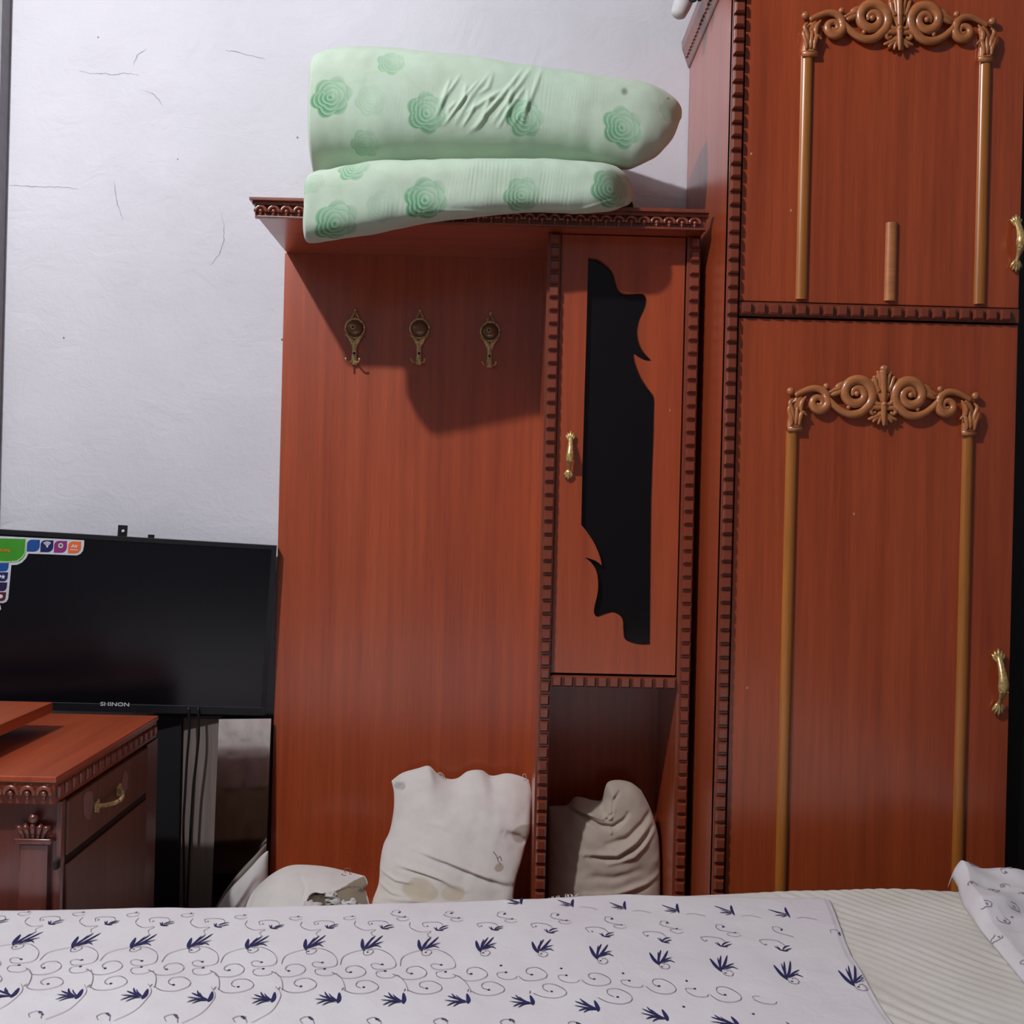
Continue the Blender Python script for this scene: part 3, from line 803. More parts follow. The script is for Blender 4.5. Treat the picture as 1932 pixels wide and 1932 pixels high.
# ================================================================== WHITE PILLOWS
def pillow(name, label, top, right, bottom, left, y_bot, y_top, thick, folds, stains, n=150, white=(214, 209, 205), dents=(), group='worn white pillows', exp=2.2, tint=None, hem=.16):
    """stuffed cover from a measured outline; both faces bulge about a leaning mid-surface"""
    def res(pl, k):
        P = np.array(smooth_poly(pl, 6)); L = np.concatenate([[0], np.cumsum(np.hypot(*np.diff(P, axis=0).T))]); t = np.linspace(0, L[-1], k)
        return np.stack([np.interp(t, L, P[:, 0]), np.interp(t, L, P[:, 1])], 1)
    u = np.linspace(0, 1, n); traw, b_, l_, r_ = res(top, n), res(bottom, n), res(left, n), res(right, n)
    t_ = traw[0] + (traw[-1] - traw[0]) * u[:, None]; bow = np.sin(np.pi * u); t_[:, 1] += bow * ((traw[:, 1] - t_[:, 1]) * bow).sum() / (bow ** 2).sum()
    U, Vv = np.meshgrid(u, u)
    C = ((1 - Vv)[..., None] * t_[None] + Vv[..., None] * b_[None] + (1 - U)[..., None] * l_[:, None] + U[..., None] * r_[:, None]
         - ((1 - U) * (1 - Vv))[..., None] * t_[0] - (U * (1 - Vv))[..., None] * t_[-1] - ((1 - U) * Vv)[..., None] * b_[0] - (U * Vv)[..., None] * b_[-1])
    C = C + np.exp(-(Vv / hem) ** 1.5)[..., None] * (traw - t_)[None]
    px, py = C[..., 0].ravel(), C[..., 1].ravel()
    Ym = (y_top + (y_bot - y_top) * Vv).ravel()
    d = np.stack([(px - 966) / F, -(py - 966) / F, -np.ones_like(px)], 1) @ RCn.T
    base = np.array(EYE)[None] + d * (Ym / d[:, 1])[:, None]
    uu, vv = (2 * U - 1).ravel(), (2 * Vv - 1).ravel()
    h = np.clip((1 - np.abs(uu) ** exp) * (1 - np.abs(vv) ** exp), 0, 1) ** .5
    rim = np.clip(h * 3, 0, 1)
    dsp = .006 * noise2(base[:, 0] * 14, base[:, 2] * 14) + .0022 * noise2(base[:, 0] * 42, base[:, 2] * 42)
    for pts, w, amp in folds:
        D, t = seg_dist(px, py, pts); dsp += amp * np.exp(-(D / w) ** 2) * np.sin(np.pi * np.clip(t, .03, .97)) ** .5
    for cx, cy, rx, ry, amp in dents:
        dsp += amp * np.exp(-((px - cx) / rx) ** 2 - ((py - cy) / ry) ** 2)
    fr = base.copy(); fr[:, 1] -= thick * h + dsp * rim
    bk = base.copy(); bk[:, 1] += thick * .8 * h
    col = np.tile(lin(*white), (n * n, 1))
    nz = noise2(base[:, 0] * 20, base[:, 2] * 20 + 5); col *= (1 + .04 * nz)[:, None]
    if tint: col = tint(px, py, col)
    for cx, cy, rx, ry, c, a in stains:
        r = np.hypot((px - cx) / rx, (py - cy) / ry) * (1 + .22 * noise2(px * .045, py * .045 + cx)); m = (np.clip((1.06 - r) / .14, 0, 1) * a)[:, None]
        col = col * (1 - m) + lin(*c)[None] * m
    V = np.concatenate([fr, bk[::-1]]); cc = np.concatenate([col, np.tile(lin(*white), (n * n, 1))[::-1]])
    me = bpy.data.meshes.new(name); o0 = np.array([base[:, 0].mean(), (y_bot + y_top) / 2, base[:, 2].min()])
    idx = np.arange(n * n).reshape(n, n)
    q = lambda I: np.stack([I[:-1, :-1], I[:-1, 1:], I[1:, 1:], I[1:, :-1]], -1).reshape(-1, 4)
    I2 = (2 * n * n - 1 - idx)                       # back index of the same grid node
    Q = np.concatenate([q(idx)[:, ::-1], q(I2)])
    # close the rim
    ring = np.concatenate([idx[0, :-1], idx[:-1, -1], idx[-1, :0:-1], idx[:0:-1, 0]]); nr = np.roll(ring, -1)
    S_ = np.stack([ring, nr, 2 * n * n - 1 - nr, 2 * n * n - 1 - ring], -1)
    bk_full = np.zeros((n * n, 3)); bk_full = bk
    Vall = np.concatenate([fr, bk_full[::-1]])
    me.from_pydata((Vall - o0).tolist(), [], np.concatenate([Q, S_]).tolist())
    me.polygons.foreach_set('use_smooth', [True] * len(me.polygons))
    at = me.color_attributes.new('Col', 'FLOAT_COLOR', 'POINT')
    at.data.foreach_set('color', np.concatenate([np.clip(cc, 0, 1), np.ones((len(cc), 1))], 1).astype(np.float32).ravel())
    me.materials.append(M['pillow_fabric'])
    o = bpy.data.objects.new(name, me); COL.objects.link(o); o.location = o0; o['_o'] = tuple(o0)
    tag(o, label, 'pillow', group)
    return o
def threads(parent, y, lines, r=.0008, mat='lint', name='loose_thread'):
    mb = MB()
    for l in lines: mb.tube([W(a, b, y) for a, b in [tuple(q) for q in smooth_poly(l, 5)]], r, 5)
    return mb.build(name, mat, parent)

A = lambda L: [(380 + x / 3.116, 1400 + y / 3.116) for x, y in L]
p1 = pillow('pillow', 'creased white pillow with yellow stains standing upright against the hall stand panel',
            A([(1118, 228), (1180, 182), (1270, 155), (1337, 140), (1385, 185), (1445, 215), (1505, 212), (1565, 172), (1640, 165), (1705, 198), (1790, 184), (1860, 195), (1925, 222)]),
            A([(1925, 222), (1938, 300), (1935, 420), (1930, 520), (1900, 620), (1880, 700), (1850, 800), (1835, 900), (1830, 1060)]),
            A([(985, 1075), (1200, 1085), (1500, 1085), (1830, 1060)]),
            A([(1118, 228), (1132, 300), (1130, 400), (1108, 520), (1072, 600), (1052, 700), (1042, 830), (1005, 940), (985, 1075)]),
            2.275, 2.520, .062,
            [(A([(1260, 580), (1450, 640), (1640, 720), (1840, 810)]), 8, .010), (A([(1270, 604), (1450, 664), (1640, 750), (1830, 842)]), 5, -.006), (A([(1170, 680), (1300, 710), (1420, 745), (1560, 820)]), 6, .008),
             (A([(1180, 700), (1310, 728), (1430, 765)]), 3.5, -.006), (A([(1060, 735), (1150, 770), (1250, 775)]), 3.5, .006), (A([(1045, 810), (1130, 850), (1210, 860)]), 3.5, .006),
             (A([(1780, 500), (1860, 540), (1930, 610)]), 7, -.012), (A([(1330, 430), (1430, 450), (1540, 495)]), 6, .004), (A([(1060, 890), (1250, 880), (1500, 920), (1620, 945)]), 5, .005), (A([(1150, 270), (1190, 240), (1205, 225)]), 4, -.006)],
            [(380 + 1300 / 3.116, 1400 + 820 / 3.116, 31, 24, (196, 182, 160), .8), (380 + 1485 / 3.116, 1400 + 835 / 3.116, 22, 17, (196, 180, 158), .75), (380 + 1170 / 3.116, 1400 + 250 / 3.116, 11, 7, (150, 146, 146), .6),
             (380 + 1890 / 3.116, 1400 + 520 / 3.116, 22, 18, (150, 138, 122), .7), (380 + 1750 / 3.116, 1400 + 700 / 3.116, 8, 8, (140, 112, 84), .6)],
            tint=lambda x, y, c: c * (1 - np.clip((y - 1600) / 90, 0, 1)[:, None] * (1 - np.array([.97, .945, .89])[None])))
threads(p1, 2.505, [A([(1895, 215), (1890, 192), (1905, 190), (1912, 220)]), A([(1630, 165), (1655, 170), (1690, 195), (1710, 198)]), A([(1380, 185), (1405, 188), (1420, 205)]), A([(1390, 180), (1415, 184), (1432, 212)])])
threads(p1, 2.27, [A([(1715, 645), (1735, 670), (1745, 700), (1760, 720)]), A([(1740, 690), (1755, 672), (1765, 700)])], .001, 'peel')

B = lambda L: [(980 + x / 4.293, 1280 + y / 4.293) for x, y in L]
p2 = pillow('pillow', 'greyish white pillow with swirling folds stuffed into the open cabinet compartment',
            B([(238, 1035), (310, 1030), (390, 1022), (450, 960), (520, 965), (590, 985), (665, 985), (690, 900), (720, 838), (800, 822), (900, 842), (985, 905)]),
            B([(985, 905), (1050, 1030), (1092, 1150), (1122, 1260), (1135, 1400), (1138, 1600), (1136, 1900)]),
            B([(232, 1920), (500, 1930), (900, 1925), (1136, 1900)]),
            B([(238, 1035), (236, 1300), (234, 1600), (232, 1920)]),
            2.420, 2.480, .055,
            [(B([(395, 1035), (540, 1100), (640, 1150), (740, 1160), (830, 1110), (865, 1065)]), 4, -.014), (B([(400, 1010), (560, 1060), (660, 1090), (720, 1085), (745, 1020), (750, 930)]), 4, .012),
             (B([(600, 1070), (690, 1095), (735, 1060), (752, 960), (800, 900)]), 3, -.010), (B([(700, 1290), (850, 1250), (980, 1150), (1060, 1060)]), 6, -.010), (B([(520, 1370), (760, 1370), (930, 1260), (1050, 1150)]), 6, .010),
             (B([(530, 1390), (780, 1400), (950, 1300), (1060, 1190)]), 5, -.010), (B([(700, 1440), (900, 1380), (1000, 1300), (1090, 1200)]), 5, .008), (B([(560, 1550), (750, 1560), (950, 1500)]), 7, -.006), (B([(520, 1700), (760, 1690), (1000, 1620), (1120, 1560)]), 6, .008),
             (B([(500, 1730), (760, 1725), (1010, 1650)]), 5, -.008), (B([(730, 1170), (725, 1200), (715, 1150)]), 3, .004)],
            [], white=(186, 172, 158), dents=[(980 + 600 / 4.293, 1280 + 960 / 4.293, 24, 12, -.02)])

cl = pillow('cloth_bundle', 'white cloth bundle wedged between the dirty mirror and the hall stand', A([(240, 790), (300, 725), (345, 675), (380, 645), (392, 640)]),
            A([(392, 640), (391, 800), (390, 1060)]), A([(40, 1065), (200, 1065), (390, 1060)]), A([(240, 790), (165, 868), (110, 945), (40, 1065)]),
            2.47, 2.485, .035, [(A([(395, 820), (310, 900), (265, 1000)]), 4, -.006), (A([(330, 760), (270, 860), (200, 960)]), 5, .004)], [], n=80, white=(206, 201, 198))
cl['category'] = 'cloth'; del cl['group']
torn_poly = A([(560, 985), (600, 930), (640, 888), (668, 835), (700, 822), (760, 826), (840, 808), (905, 790), (962, 788), (975, 830), (965, 870), (985, 950), (995, 990)])
def torn_tint(px, py, c):
    # the ripped mouth of the cover: grey-brown lining
    P = torn_poly + [(torn_poly[-1][0], 1760), (torn_poly[0][0], 1760)]
    ins = np.zeros(len(px), bool); j = len(P) - 1
    for i in range(len(P)):
        xi, yi = P[i]; xj, yj = P[j]
        hit = ((yi > py) != (yj > py)) & (px < (xj - xi) * (py - yi) / (yj - yi + 1e-9) + xi); ins ^= hit; j = i
    m1 = (ins & (px < 380 + 760 / 3.116))[:, None]; m2 = (ins & (px >= 380 + 760 / 3.116))[:, None]
    c = np.where(m1, lin(92, 80, 66)[None], c); c = np.where(m2, lin(142, 130, 112)[None], c)
    return c
p3 = pillow('pillow', 'slumped white pillow with a ripped end showing grey lining and stuffing', A([(330, 850), (395, 792), (470, 748), (540, 730), (640, 733), (740, 745), (850, 768), (962, 788)]),
            A([(962, 788), (978, 830), (964, 868), (985, 945), (1005, 1080)]), A([(225, 1085), (500, 1095), (800, 1095), (1005, 1080)]),
            A([(330, 850), (292, 895), (258, 975), (225, 1085)]), 2.225, 2.33, .075,
            [(A([(330, 860), (300, 920), (280, 1000)]), 5, -.006), (A([(590, 745), (640, 800), (630, 860)]), 4, -.006), (A([(480, 800), (440, 880), (420, 980)]), 6, .005), (A([(670, 830), (640, 890), (580, 970)]), 3.5, .010),
             (A([(700, 822), (800, 818), (950, 788)]), 3, .008), (A([(760, 830), (730, 900), (760, 985)]), 5, -.012)],
            [], tint=torn_tint, dents=[(380 + 700 / 3.116, 1400 + 860 / 3.116, 12, 10, -.022)])
mb = MB()
for (x, y, r) in ((640, 965, 26), (680, 978, 22), (610, 985, 16), (770, 905, 20), (780, 940, 24), (800, 965, 26), (840, 955, 18), (890, 945, 20), (905, 970, 22), (760, 925, 14), (870, 975, 16), (820, 980, 20), (940, 985, 14)):
    p = W(380 + x / 3.116, 1400 + y / 3.116, 2.165)
    R_ = r / 3.116 * 2.16 / 1900
    b0 = len(mb.v); mb.ball(p, R_ * 1.25, 18, 12, (1.3, .6, .75))
    for i in range(b0, len(mb.v)):
        v = Vector(mb.v[i]); mb.v[i] = tuple(v + (v - p) * (.9 * noise.noise(v * 140) + .6 * noise.noise(v * 420)))
mb.build('stuffing', 'lint', p3, 'all')
threads(p3, 2.25, [A([(850, 770), (840, 750), (865, 742), (880, 755), (870, 772)]), A([(830, 775), (825, 780), (850, 785)]), A([(870, 775), (885, 778)])], .0008, 'peel')

# ================================================================== TELEVISION
tvR = Vector((-0.546, 2.460, 0.0)); ang = math.atan2(0.10, 0.487)
tx = Vector((math.cos(ang), math.sin(ang), 0)); ty = Vector((-math.sin(ang), math.cos(ang), 0))   # tx along the screen to the right, ty into the wall
rl_ = math.radians(2.5)
ux = (tx * math.cos(rl_) - Vector((0, 0, 1)) * math.sin(rl_)).normalized(); uz = (Vector((0, 0, 1)) * math.cos(rl_) + tx * math.sin(rl_)).normalized()
TVW, TVH = 0.728, 0.4275
org = Vector(W(500, 1350, 2.538))                       # lower right front corner
def TV(a, b, c):                                       # a left of the right edge, b up, c towards the wall
    return org - ux * a + uz * b + ty * c
tv = thing('television', 'black flat-screen television with colourful corner sticker, mounted crookedly on the wall', 'television', TV(TVW / 2, 0, .02))
def tvbox(mb, a0, a1, b0, b1, c0, c1):
    vs = [TV(a, b, c) for b in (b0, b1) for c in (c0, c1) for a in (a0, a1)]
    return mb.add(vs, [(0, 2, 3, 1), (4, 5, 7, 6), (0, 1, 5, 4), (2, 6, 7, 3), (0, 4, 6, 2), (1, 3, 7, 5)])
mb = MB()
tvbox(mb, 0, TVW, 0, .018, 0, .03); tvbox(mb, 0, TVW, TVH - .011, TVH, 0, .03); tvbox(mb, 0, .012, .018, TVH - .011, 0, .03); tvbox(mb, TVW - .012, TVW, .018, TVH - .011, 0, .03)
mb.build('bezel', 'black_plastic', tv)
tvbox(MB(), .012, TVW - .012, .018, TVH - .011, .002, .012).build('screen', 'screen', tv)
tvbox(MB(), .002, TVW - .002, .002, TVH - .002, .0305, .036).build('back_cover', 'black_plastic', tv)
tvbox(MB(), .001, TVW - .001, .0185, .0196, -.0006, .002).build('bezel_seam', 'seam', tv)
def font_mesh(text, size, mat, parent, a, b, c, sx=1.0, bold=0.0, name='lettering', depth=.0003):
    cu = bpy.data.curves.new(name, 'FONT'); cu.body = text; cu.size = size; cu.extrude = depth; cu.offset = bold; cu.align_x = 'CENTER'; cu.align_y = 'CENTER'
    ob = bpy.data.objects.new(name, cu); COL.objects.link(ob)
    bpy.context.view_layer.update()
    me = bpy.data.meshes.new_from_object(ob.evaluated_get(bpy.context.evaluated_depsgraph_get()))
    bpy.data.objects.remove(ob); bpy.data.curves.remove(cu)
    mb = MB(); mb.add([TV(a - v.co.x * sx, b + v.co.y, c - v.co.z) for v in me.vertices], [tuple(p.vertices) for p in me.polygons])
    bpy.data.meshes.remove(me)
    return mb.build(name, mat, parent)
def tv_at(px, py):                                     # place on the screen surface -> (a, b)
    d = RC @ Vector(((px - 966) / F, -(py - 966) / F, -1.0)); t = (org - EYE).dot(ty) / d.dot(ty); q = EYE + d * t - org
    return -q.dot(ux), q.dot(uz)
a, b = tv_at(217, 1329)
font_mesh('SHINON', .0125, 'white_paint', tv, a, b, -.0003, 1.42, .00018)
# corner sticker: pale backing, leaf-shaped tiles, tiny marks
S_ = lambda x, y: tv_at(x / 10.167, 990 + y / 10.168)  # measured on a 10x crop
def flat(pts, mat, parent, c=0.0008, name='tile', d=.0003):
    return MB().prism([TV(a, b, .002 - c) for a, b in [S_(*q) for q in pts]], -ty * d).build(name, mat, parent)
def rnd(x0, y0, x1, y1, sl, r=(0, 0, 0, 0), skew=0.0):
    """tile with rounded corners TL TR BR BL, edges sloping by sl px per px (the set hangs crooked)"""
    out = []
    for (cx, cy, sx, sy, a0, rr) in ((x0, y0, 1, 1, math.pi, r[0]), (x1, y0, -1, 1, -math.pi / 2, r[1]), (x1, y1, -1, -1, 0, r[2]), (x0, y1, 1, -1, math.pi / 2, r[3])):
        if rr == 0: out.append((cx, cy)); continue
        for k in range(7):
            an = a0 + math.pi / 2 * k / 6; out.append((cx + sx * rr + rr * math.cos(an), cy + sy * rr + rr * math.sin(an)))
    return [(x - skew * (y - y0), y + sl * (x - x0)) for x, y in out]
stk = MB().prism([TV(a, b, .0012) for a, b in [S_(*q) for q in
      [(-420, 205), (60, 222), (520, 245), (1080, 270), (1615, 298), (1610, 400), (1590, 500), (1540, 560), (1470, 590), (1000, 570), (540, 555), (500, 640), (420, 725), (330, 768), (215, 775), (190, 1050), (155, 1420),
       (120, 1480), (60, 1505), (-20, 1500), (10, 1560), (20, 1620), (-40, 1680), (-300, 1690), (-420, 1600)]]], -ty * .0003).build('sticker', 'sticker', tv)
flat(rnd(-380, 250, 490, 690, .028, (120, 0, 200, 0), .0), 'green', stk, .0013)
flat([(-380, 690), (150, 705), (320, 690), (420, 620), (470, 540), (490, 300), (500, 300), (482, 545), (432, 632), (330, 705), (150, 720), (-380, 705)], 'palegreen', stk, .0019)
a_, b_ = S_(-20, 490)
font_mesh('SHINON', .0085, 'orange_text', stk, a_, b_, -.0002, 1.5, .0002)
for (x, m) in ((520, 'blue'), (780, 'navy'), (1040, 'magenta'), (1310, 'orange')):
    y = 285 + (x - 520) * .042
    flat(rnd(x, y, x + 245, y + 228, .02, (90, 0, 110, 0), .04), m, stk, .0013)
for r0 in (30, 62, 94):                                # wireless arcs
    flat([(905 + r * math.cos(t), 425 + r * math.sin(t)) for r, ts in ((r0 - 11, np.linspace(-2.35, -.8, 9)), (r0 + 11, np.linspace(-.8, -2.35, 9))) for t in ts], 'white_paint', stk, .0019, 'mark')
flat([(905 + 18 * math.cos(t), 420 + 18 * math.sin(t)) for t in np.linspace(0, 2 * math.pi, 10)[:-1]], 'white_paint', stk, .0019, 'mark')
flat([(1165 + r * math.cos(t), 400 + r * math.sin(t)) for r, ts in ((48, np.linspace(0, 6.2, 18)), (26, np.linspace(6.2, 0, 18))) for t in ts], 'palegreen', stk, .0019, 'mark')
a_, b_ = S_(1430, 415); font_mesh('AV', .0098, 'white_paint', stk, a_, b_, -.0002, 1.2, .0003)
flat([(1345, 470), (1500, 478), (1500, 492), (1345, 484)], 'white_paint', stk, .0019, 'mark')
for (y0, y1, xr, m) in ((740, 890, 168, 'blue'), (918, 1080, 155, 'navy'), (1112, 1268, 138, 'indigo'), (1300, 1460, 118, 'maroon')):
    flat(rnd(-300, y0 - 10, xr, y1, .012, (0, 0, 70, 0), .12), m, stk, .0013)
flat([(60 + 46 * (1 if k % 2 == 0 else .45) * math.sin(k * math.pi / 5), 1000 - 50 * (1 if k % 2 == 0 else .45) * math.cos(k * math.pi / 5)) for k in range(10)], 'white_paint', stk, .0019, 'mark')
flat([(-60, 960), (18, 964), (18, 1016), (-60, 1012)], 'white_paint', stk, .0019, 'mark')
flat([(10 + 46 * math.cos(t), 1375 + 38 * math.sin(t)) for t in np.linspace(0, 6.28, 14)[:-1]], 'white_paint', stk, .0019, 'mark')
# wall bracket showing above the set
a, b = tv_at(226, 1010)
br = MB(); tvbox(br, a - .011, a + .011, b - .30, b + .024, .0365, .0415); tvbox(br, a - .30, a + .22, TVH * .45, TVH * .45 + .03, .042, .0455)
bo = br.build('wall_bracket', 'black_plastic', tv)
a2, b2 = tv_at(228, 1003); MB().ball(TV(a2, b2, .0355), .0042, 8, 6).build('screw', 'white_paint', bo, 'all')
a, b = tv_at(280, 1014); tvbox(MB(), a - .009, a + .006, b - .05, b + .006, .0365, .0415).build('bracket_tab', 'black_plastic', tv)
arm = MB(); q0 = TV(.40, TVH * .48, .046); arm.box(q0.x - .05, q0.x + .05, q0.y, 2.5995, q0.z - .04, q0.z + .04); arm.build('wall_arm', 'black_plastic', tv)

# ================================================================== DIRTY MIRROR, CABLES
mr = thing('standing_mirror', 'dirty wall mirror with a wide black frame under the television', 'mirror', (-0.70, 2.57, 0))
MB().bbox(-0.862, -0.776, 2.520, 2.566, 0.0, 0.664, .002).build('frame', 'black_paint', mr)
MB().bbox(-0.7755, -0.686, 2.532, 2.566, 0.0, 0.664, .002).build('board', 'grey_board', mr)
MB().prism([(-0.685, 2.492, 0.0), (HX0 - .0015, 2.512, 0.0), (HX0 - .0015, 2.518, 0.0), (-0.685, 2.498, 0.0)], (0, 0.037, 0.664)).build('glass', 'mirror', mr)
MB().box(-0.862, HX0 - .0015, 2.5665, 2.592, 0.0, 0.664).build('backing', 'black_paint', mr)
for nm, lab, pts in (('power_cable', 'black cable hanging in front of the mirror, nearer the dark frame', [(356, 1335), (357, 1380), (353, 1430), (349, 1500), (346, 1560), (347, 1640), (347, 1730)]),
                     ('power_cable', 'black cable hanging in front of the mirror, nearer the hall stand', [(374, 1335), (375, 1385), (371, 1430), (365, 1480), (361, 1540), (358, 1600), (352, 1730)])):
    P = [W(x, y, 2.500) for x, y in pts]
    mb = MB(); mb.tube([Vector(tuple(q)) for q in smooth_poly([p[:] for p in P], 6)], .0032, 8)
    tag(mb.build(nm, 'cable', None, 'all', origin=P[-1]), lab, 'cable')
P = [W(x, y, 2.500) for x, y in ((376, 1376), (386, 1370), (397, 1372))]

# ================================================================== DRESSER
dr = thing('dresser', 'low cherry-wood dresser with scalloped top edge and a brass drawer pull', 'dresser', (-1.0, 2.02, 0))
DX, DY0, DY1, DZ = -0.757, 1.757, 2.280, 0.722
DXL = -1.26
MB().bbox(DXL, DX - .004, DY0 + .026, DY1 - .002, 0.0, 0.700, .001).build('body', 'dark_shaded', dr)
tp = MB().bbox(DXL - .005, DX + .004, DY0 - .004, DY1, DZ - .010, DZ, .002).build('top', 'wood_y', dr)
fr = MB().box(DXL, DX, DY0, DY1 - .001, DZ - .048, DZ - .0105).build('frieze', 'wood_dark', dr)
for k in range(17):
    place(ME_SCAL, 'scallop', fr, (DX - .016 - k * .0285, DY0 - .0005, DZ - .020))
for k in range(17):
    place(ME_DENT, 'dentil', fr, (DX + .0003, DY0 + .02 + k * .0302, DZ - .030), (0, 0, math.pi / 2)).scale = (1, .45, .9)
# drawer front and cupboard door on the side facing the room
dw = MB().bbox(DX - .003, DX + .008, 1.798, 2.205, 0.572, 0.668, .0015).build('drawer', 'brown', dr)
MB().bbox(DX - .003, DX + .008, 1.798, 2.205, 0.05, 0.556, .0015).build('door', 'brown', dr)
MB().box(DX - .003, DX + .0035, 1.765, 2.21, 0.557, 0.571).build('drawer_gap', 'gap', dr)
MB().bbox(DX - .003, DX + .004, 2.21, 2.279, 0.0, 0.672, .001).build('corner_stile', 'dark_shaded', dr)
MB().bbox(DX - .006, DX + .004, 1.780, 1.796, 0.0, 0.672, .001).build('corner_stile', 'dark_shaded', dr)
hb = MB()
hc = Vector((DX + .008, 1.978, 0.622))
hb.tube(smooth_poly([hc + Vector((0, -.055, 0)), hc + Vector((.012, -.045, -.001)), hc + Vector((.022, -.015, -.004)), hc + Vector((.022, .015, -.004)), hc + Vector((.012, .045, -.001)), hc + Vector((0, .055, 0))], 4), .0045, 8)
for s in (-1, 1):
    hb.lathe(hc + Vector((0, s * .055, 0)), [(.011, 0), (.011, .003), (.006, .006)], 'x', 12)
    for k in range(5):
        an = k * 1.256; hb.ball(hc + Vector((.002, s * .055 + .010 * math.cos(an), .010 * math.sin(an))), .004, 6, 4)
hb.build('handle', 'dull_brass', dw, 'all')
def peel(pts):
    q = smooth_poly(pts, 4, True); mb = MB()
    P = []
    for a, b in [tuple(z) for z in q]:
        w = W(a + random.uniform(-1.2, 1.2), b + random.uniform(-1.5, 1.5), X=DX + .0082); P.append(w)
    mb.prism(P, (.0004, 0, 0)).build('peeled_patch', 'peel', dw)
peel([(162, 1495), (172, 1493), (176, 1510), (173, 1535), (167, 1547), (158, 1536), (157, 1515)])
peel([(233, 1458), (240, 1456), (241, 1475), (238, 1492), (230, 1500), (226, 1494), (230, 1475)])
# corner pilaster with a small carved capital
pl = MB().bbox(-0.822, -0.772, DY0 + .014, DY0 + .028, 0.0, 0.600, .003).build('pilaster', 'dark_shaded', dr)
cp = MB()
cp.bbox(-0.829, -0.765, DY0 + .008, DY0 + .026, 0.600, 0.610, .002)
for k in range(-2, 3): cp.tube([(-0.797 + k * .008, DY0 + .014, .612), (-0.797 + k * .012, DY0 + .009, .630), (-0.797 + k * .015, DY0 + .012, .640 - abs(k) * .005)], [.005, .006, .003], 6)
cp.ball((-0.797, DY0 + .012, .645), .009, 8, 6)
cp.build('capital', 'dark_shaded', pl, 'all')
# raised shelf board standing on the dresser
sh = thing('shelf_riser', 'raised red-brown wooden shelf board standing on the dresser top in front of the television', 'shelf', (-1.08, 1.95, DZ))
MB().bbox(-1.24, -0.921, 1.775, 2.12, 0.757, 0.779, .002).build('board', 'wood_y', sh)
MB().box(-1.22, -1.02, 1.80, 1.815, DZ + .0005, 0.757).build('foot', 'wood_dark', sh)
MB().box(-1.22, -1.02, 2.08, 2.095, DZ + .0005, 0.757).build('foot', 'wood_dark', sh)

# ================================================================== BED
def yb(x): return np.interp(x, [-.95, -.72, -.3, .3, .6, 1.0], [1.742, 1.748, 1.785, 1.852, 1.868, 1.875])
def zt(x, y): return np.interp(x, [-.95, -.5, -.2, .05, .37, .57, .8, 1.2], [.501, .502, .503, .505, .514, .523, .525, .516])
BX0, BX1, BY0 = -0.93, 1.22, -0.45
def bed_z(x, y):
    """top of the bed with its softly rounded far edge"""
    d = np.clip(yb(x) - y, 0, None); r = .035
    drop = np.where(d < r, r - np.sqrt(np.clip(r * r - (r - d) ** 2, 0, None)), 0)
    return zt(x, y) - drop
bed = thing('bed', 'low bed with a cream quilted mattress in the foreground', 'bed', (0.15, 0.7, 0))
nx, ny = 520, 240
xs = np.linspace(BX0, BX1, nx); t = np.linspace(0, 1, ny)
X = np.repeat(xs[None], ny, 0); far = yb(X); tt = np.repeat(t[:, None], nx, 1)
Yg = np.where(tt < .25, BY0 + (1.30 - BY0) * tt / .25, 1.30 + (far - 1.30) * np.sqrt(np.clip((tt - .25) / .75, 0, 1)) ** 1.0)
Yg = np.where(tt < .25, Yg, 1.30 + (far - 1.30) * (1 - (1 - (tt - .25) / .75) ** 1.7))
Zg = bed_z(X, Yg) - .004
# diagonal quilting ridges
ph = (X * 1.25 + Yg * 1.0) * 2 * np.pi / .034
nzv = noise2(X.ravel() * 6, Yg.ravel() * 6).reshape(X.shape)
Zg += .0017 * np.clip(1 + 1.6 * nzv, .1, 2) * np.abs(np.sin(ph / 2 + nzv * 4.5)) ** 1.2 * np.clip((X - .45) / .1, 0, 1) + .004 * nzv * np.clip((X - .4) / .2, 0, 1)
grid_obj('mattress_top', np.stack([X, Yg, Zg], -1).reshape(-1, 3), ny, nx, 'quilt', bed, None, bed['_o'])
# side skirt of the mattress facing the wall, and the other sides
rows = []
for z in np.linspace(.475, .21, 8): rows.append(np.stack([xs, yb(xs) - .0005 + .006 * np.sin((z - .21) / .265 * math.pi), np.full(nx, z)], -1))
rows[0][:, 2] = bed_z(xs, yb(xs)) - .004
grid_obj('mattress_border', np.concatenate(rows), 8, nx, 'bed_side', bed, None, bed['_o'])
MB().box(BX0 + .002, BX1 - .002, BY0, 1.715, .20, .468).build('mattress_core', 'bed_side', bed)
MB().box(BX0 + .02, BX1 - .02, BY0 + .02, 1.72, .10, .20).build('bed_base', 'bed_base', bed)
for x in (BX0 + .04, BX1 - .10):
    for y in (BY0 + .05, 1.62): MB().bbox(x, x + .06, y, y + .06, 0, .10, .003).build('leg', 'wood', bed)

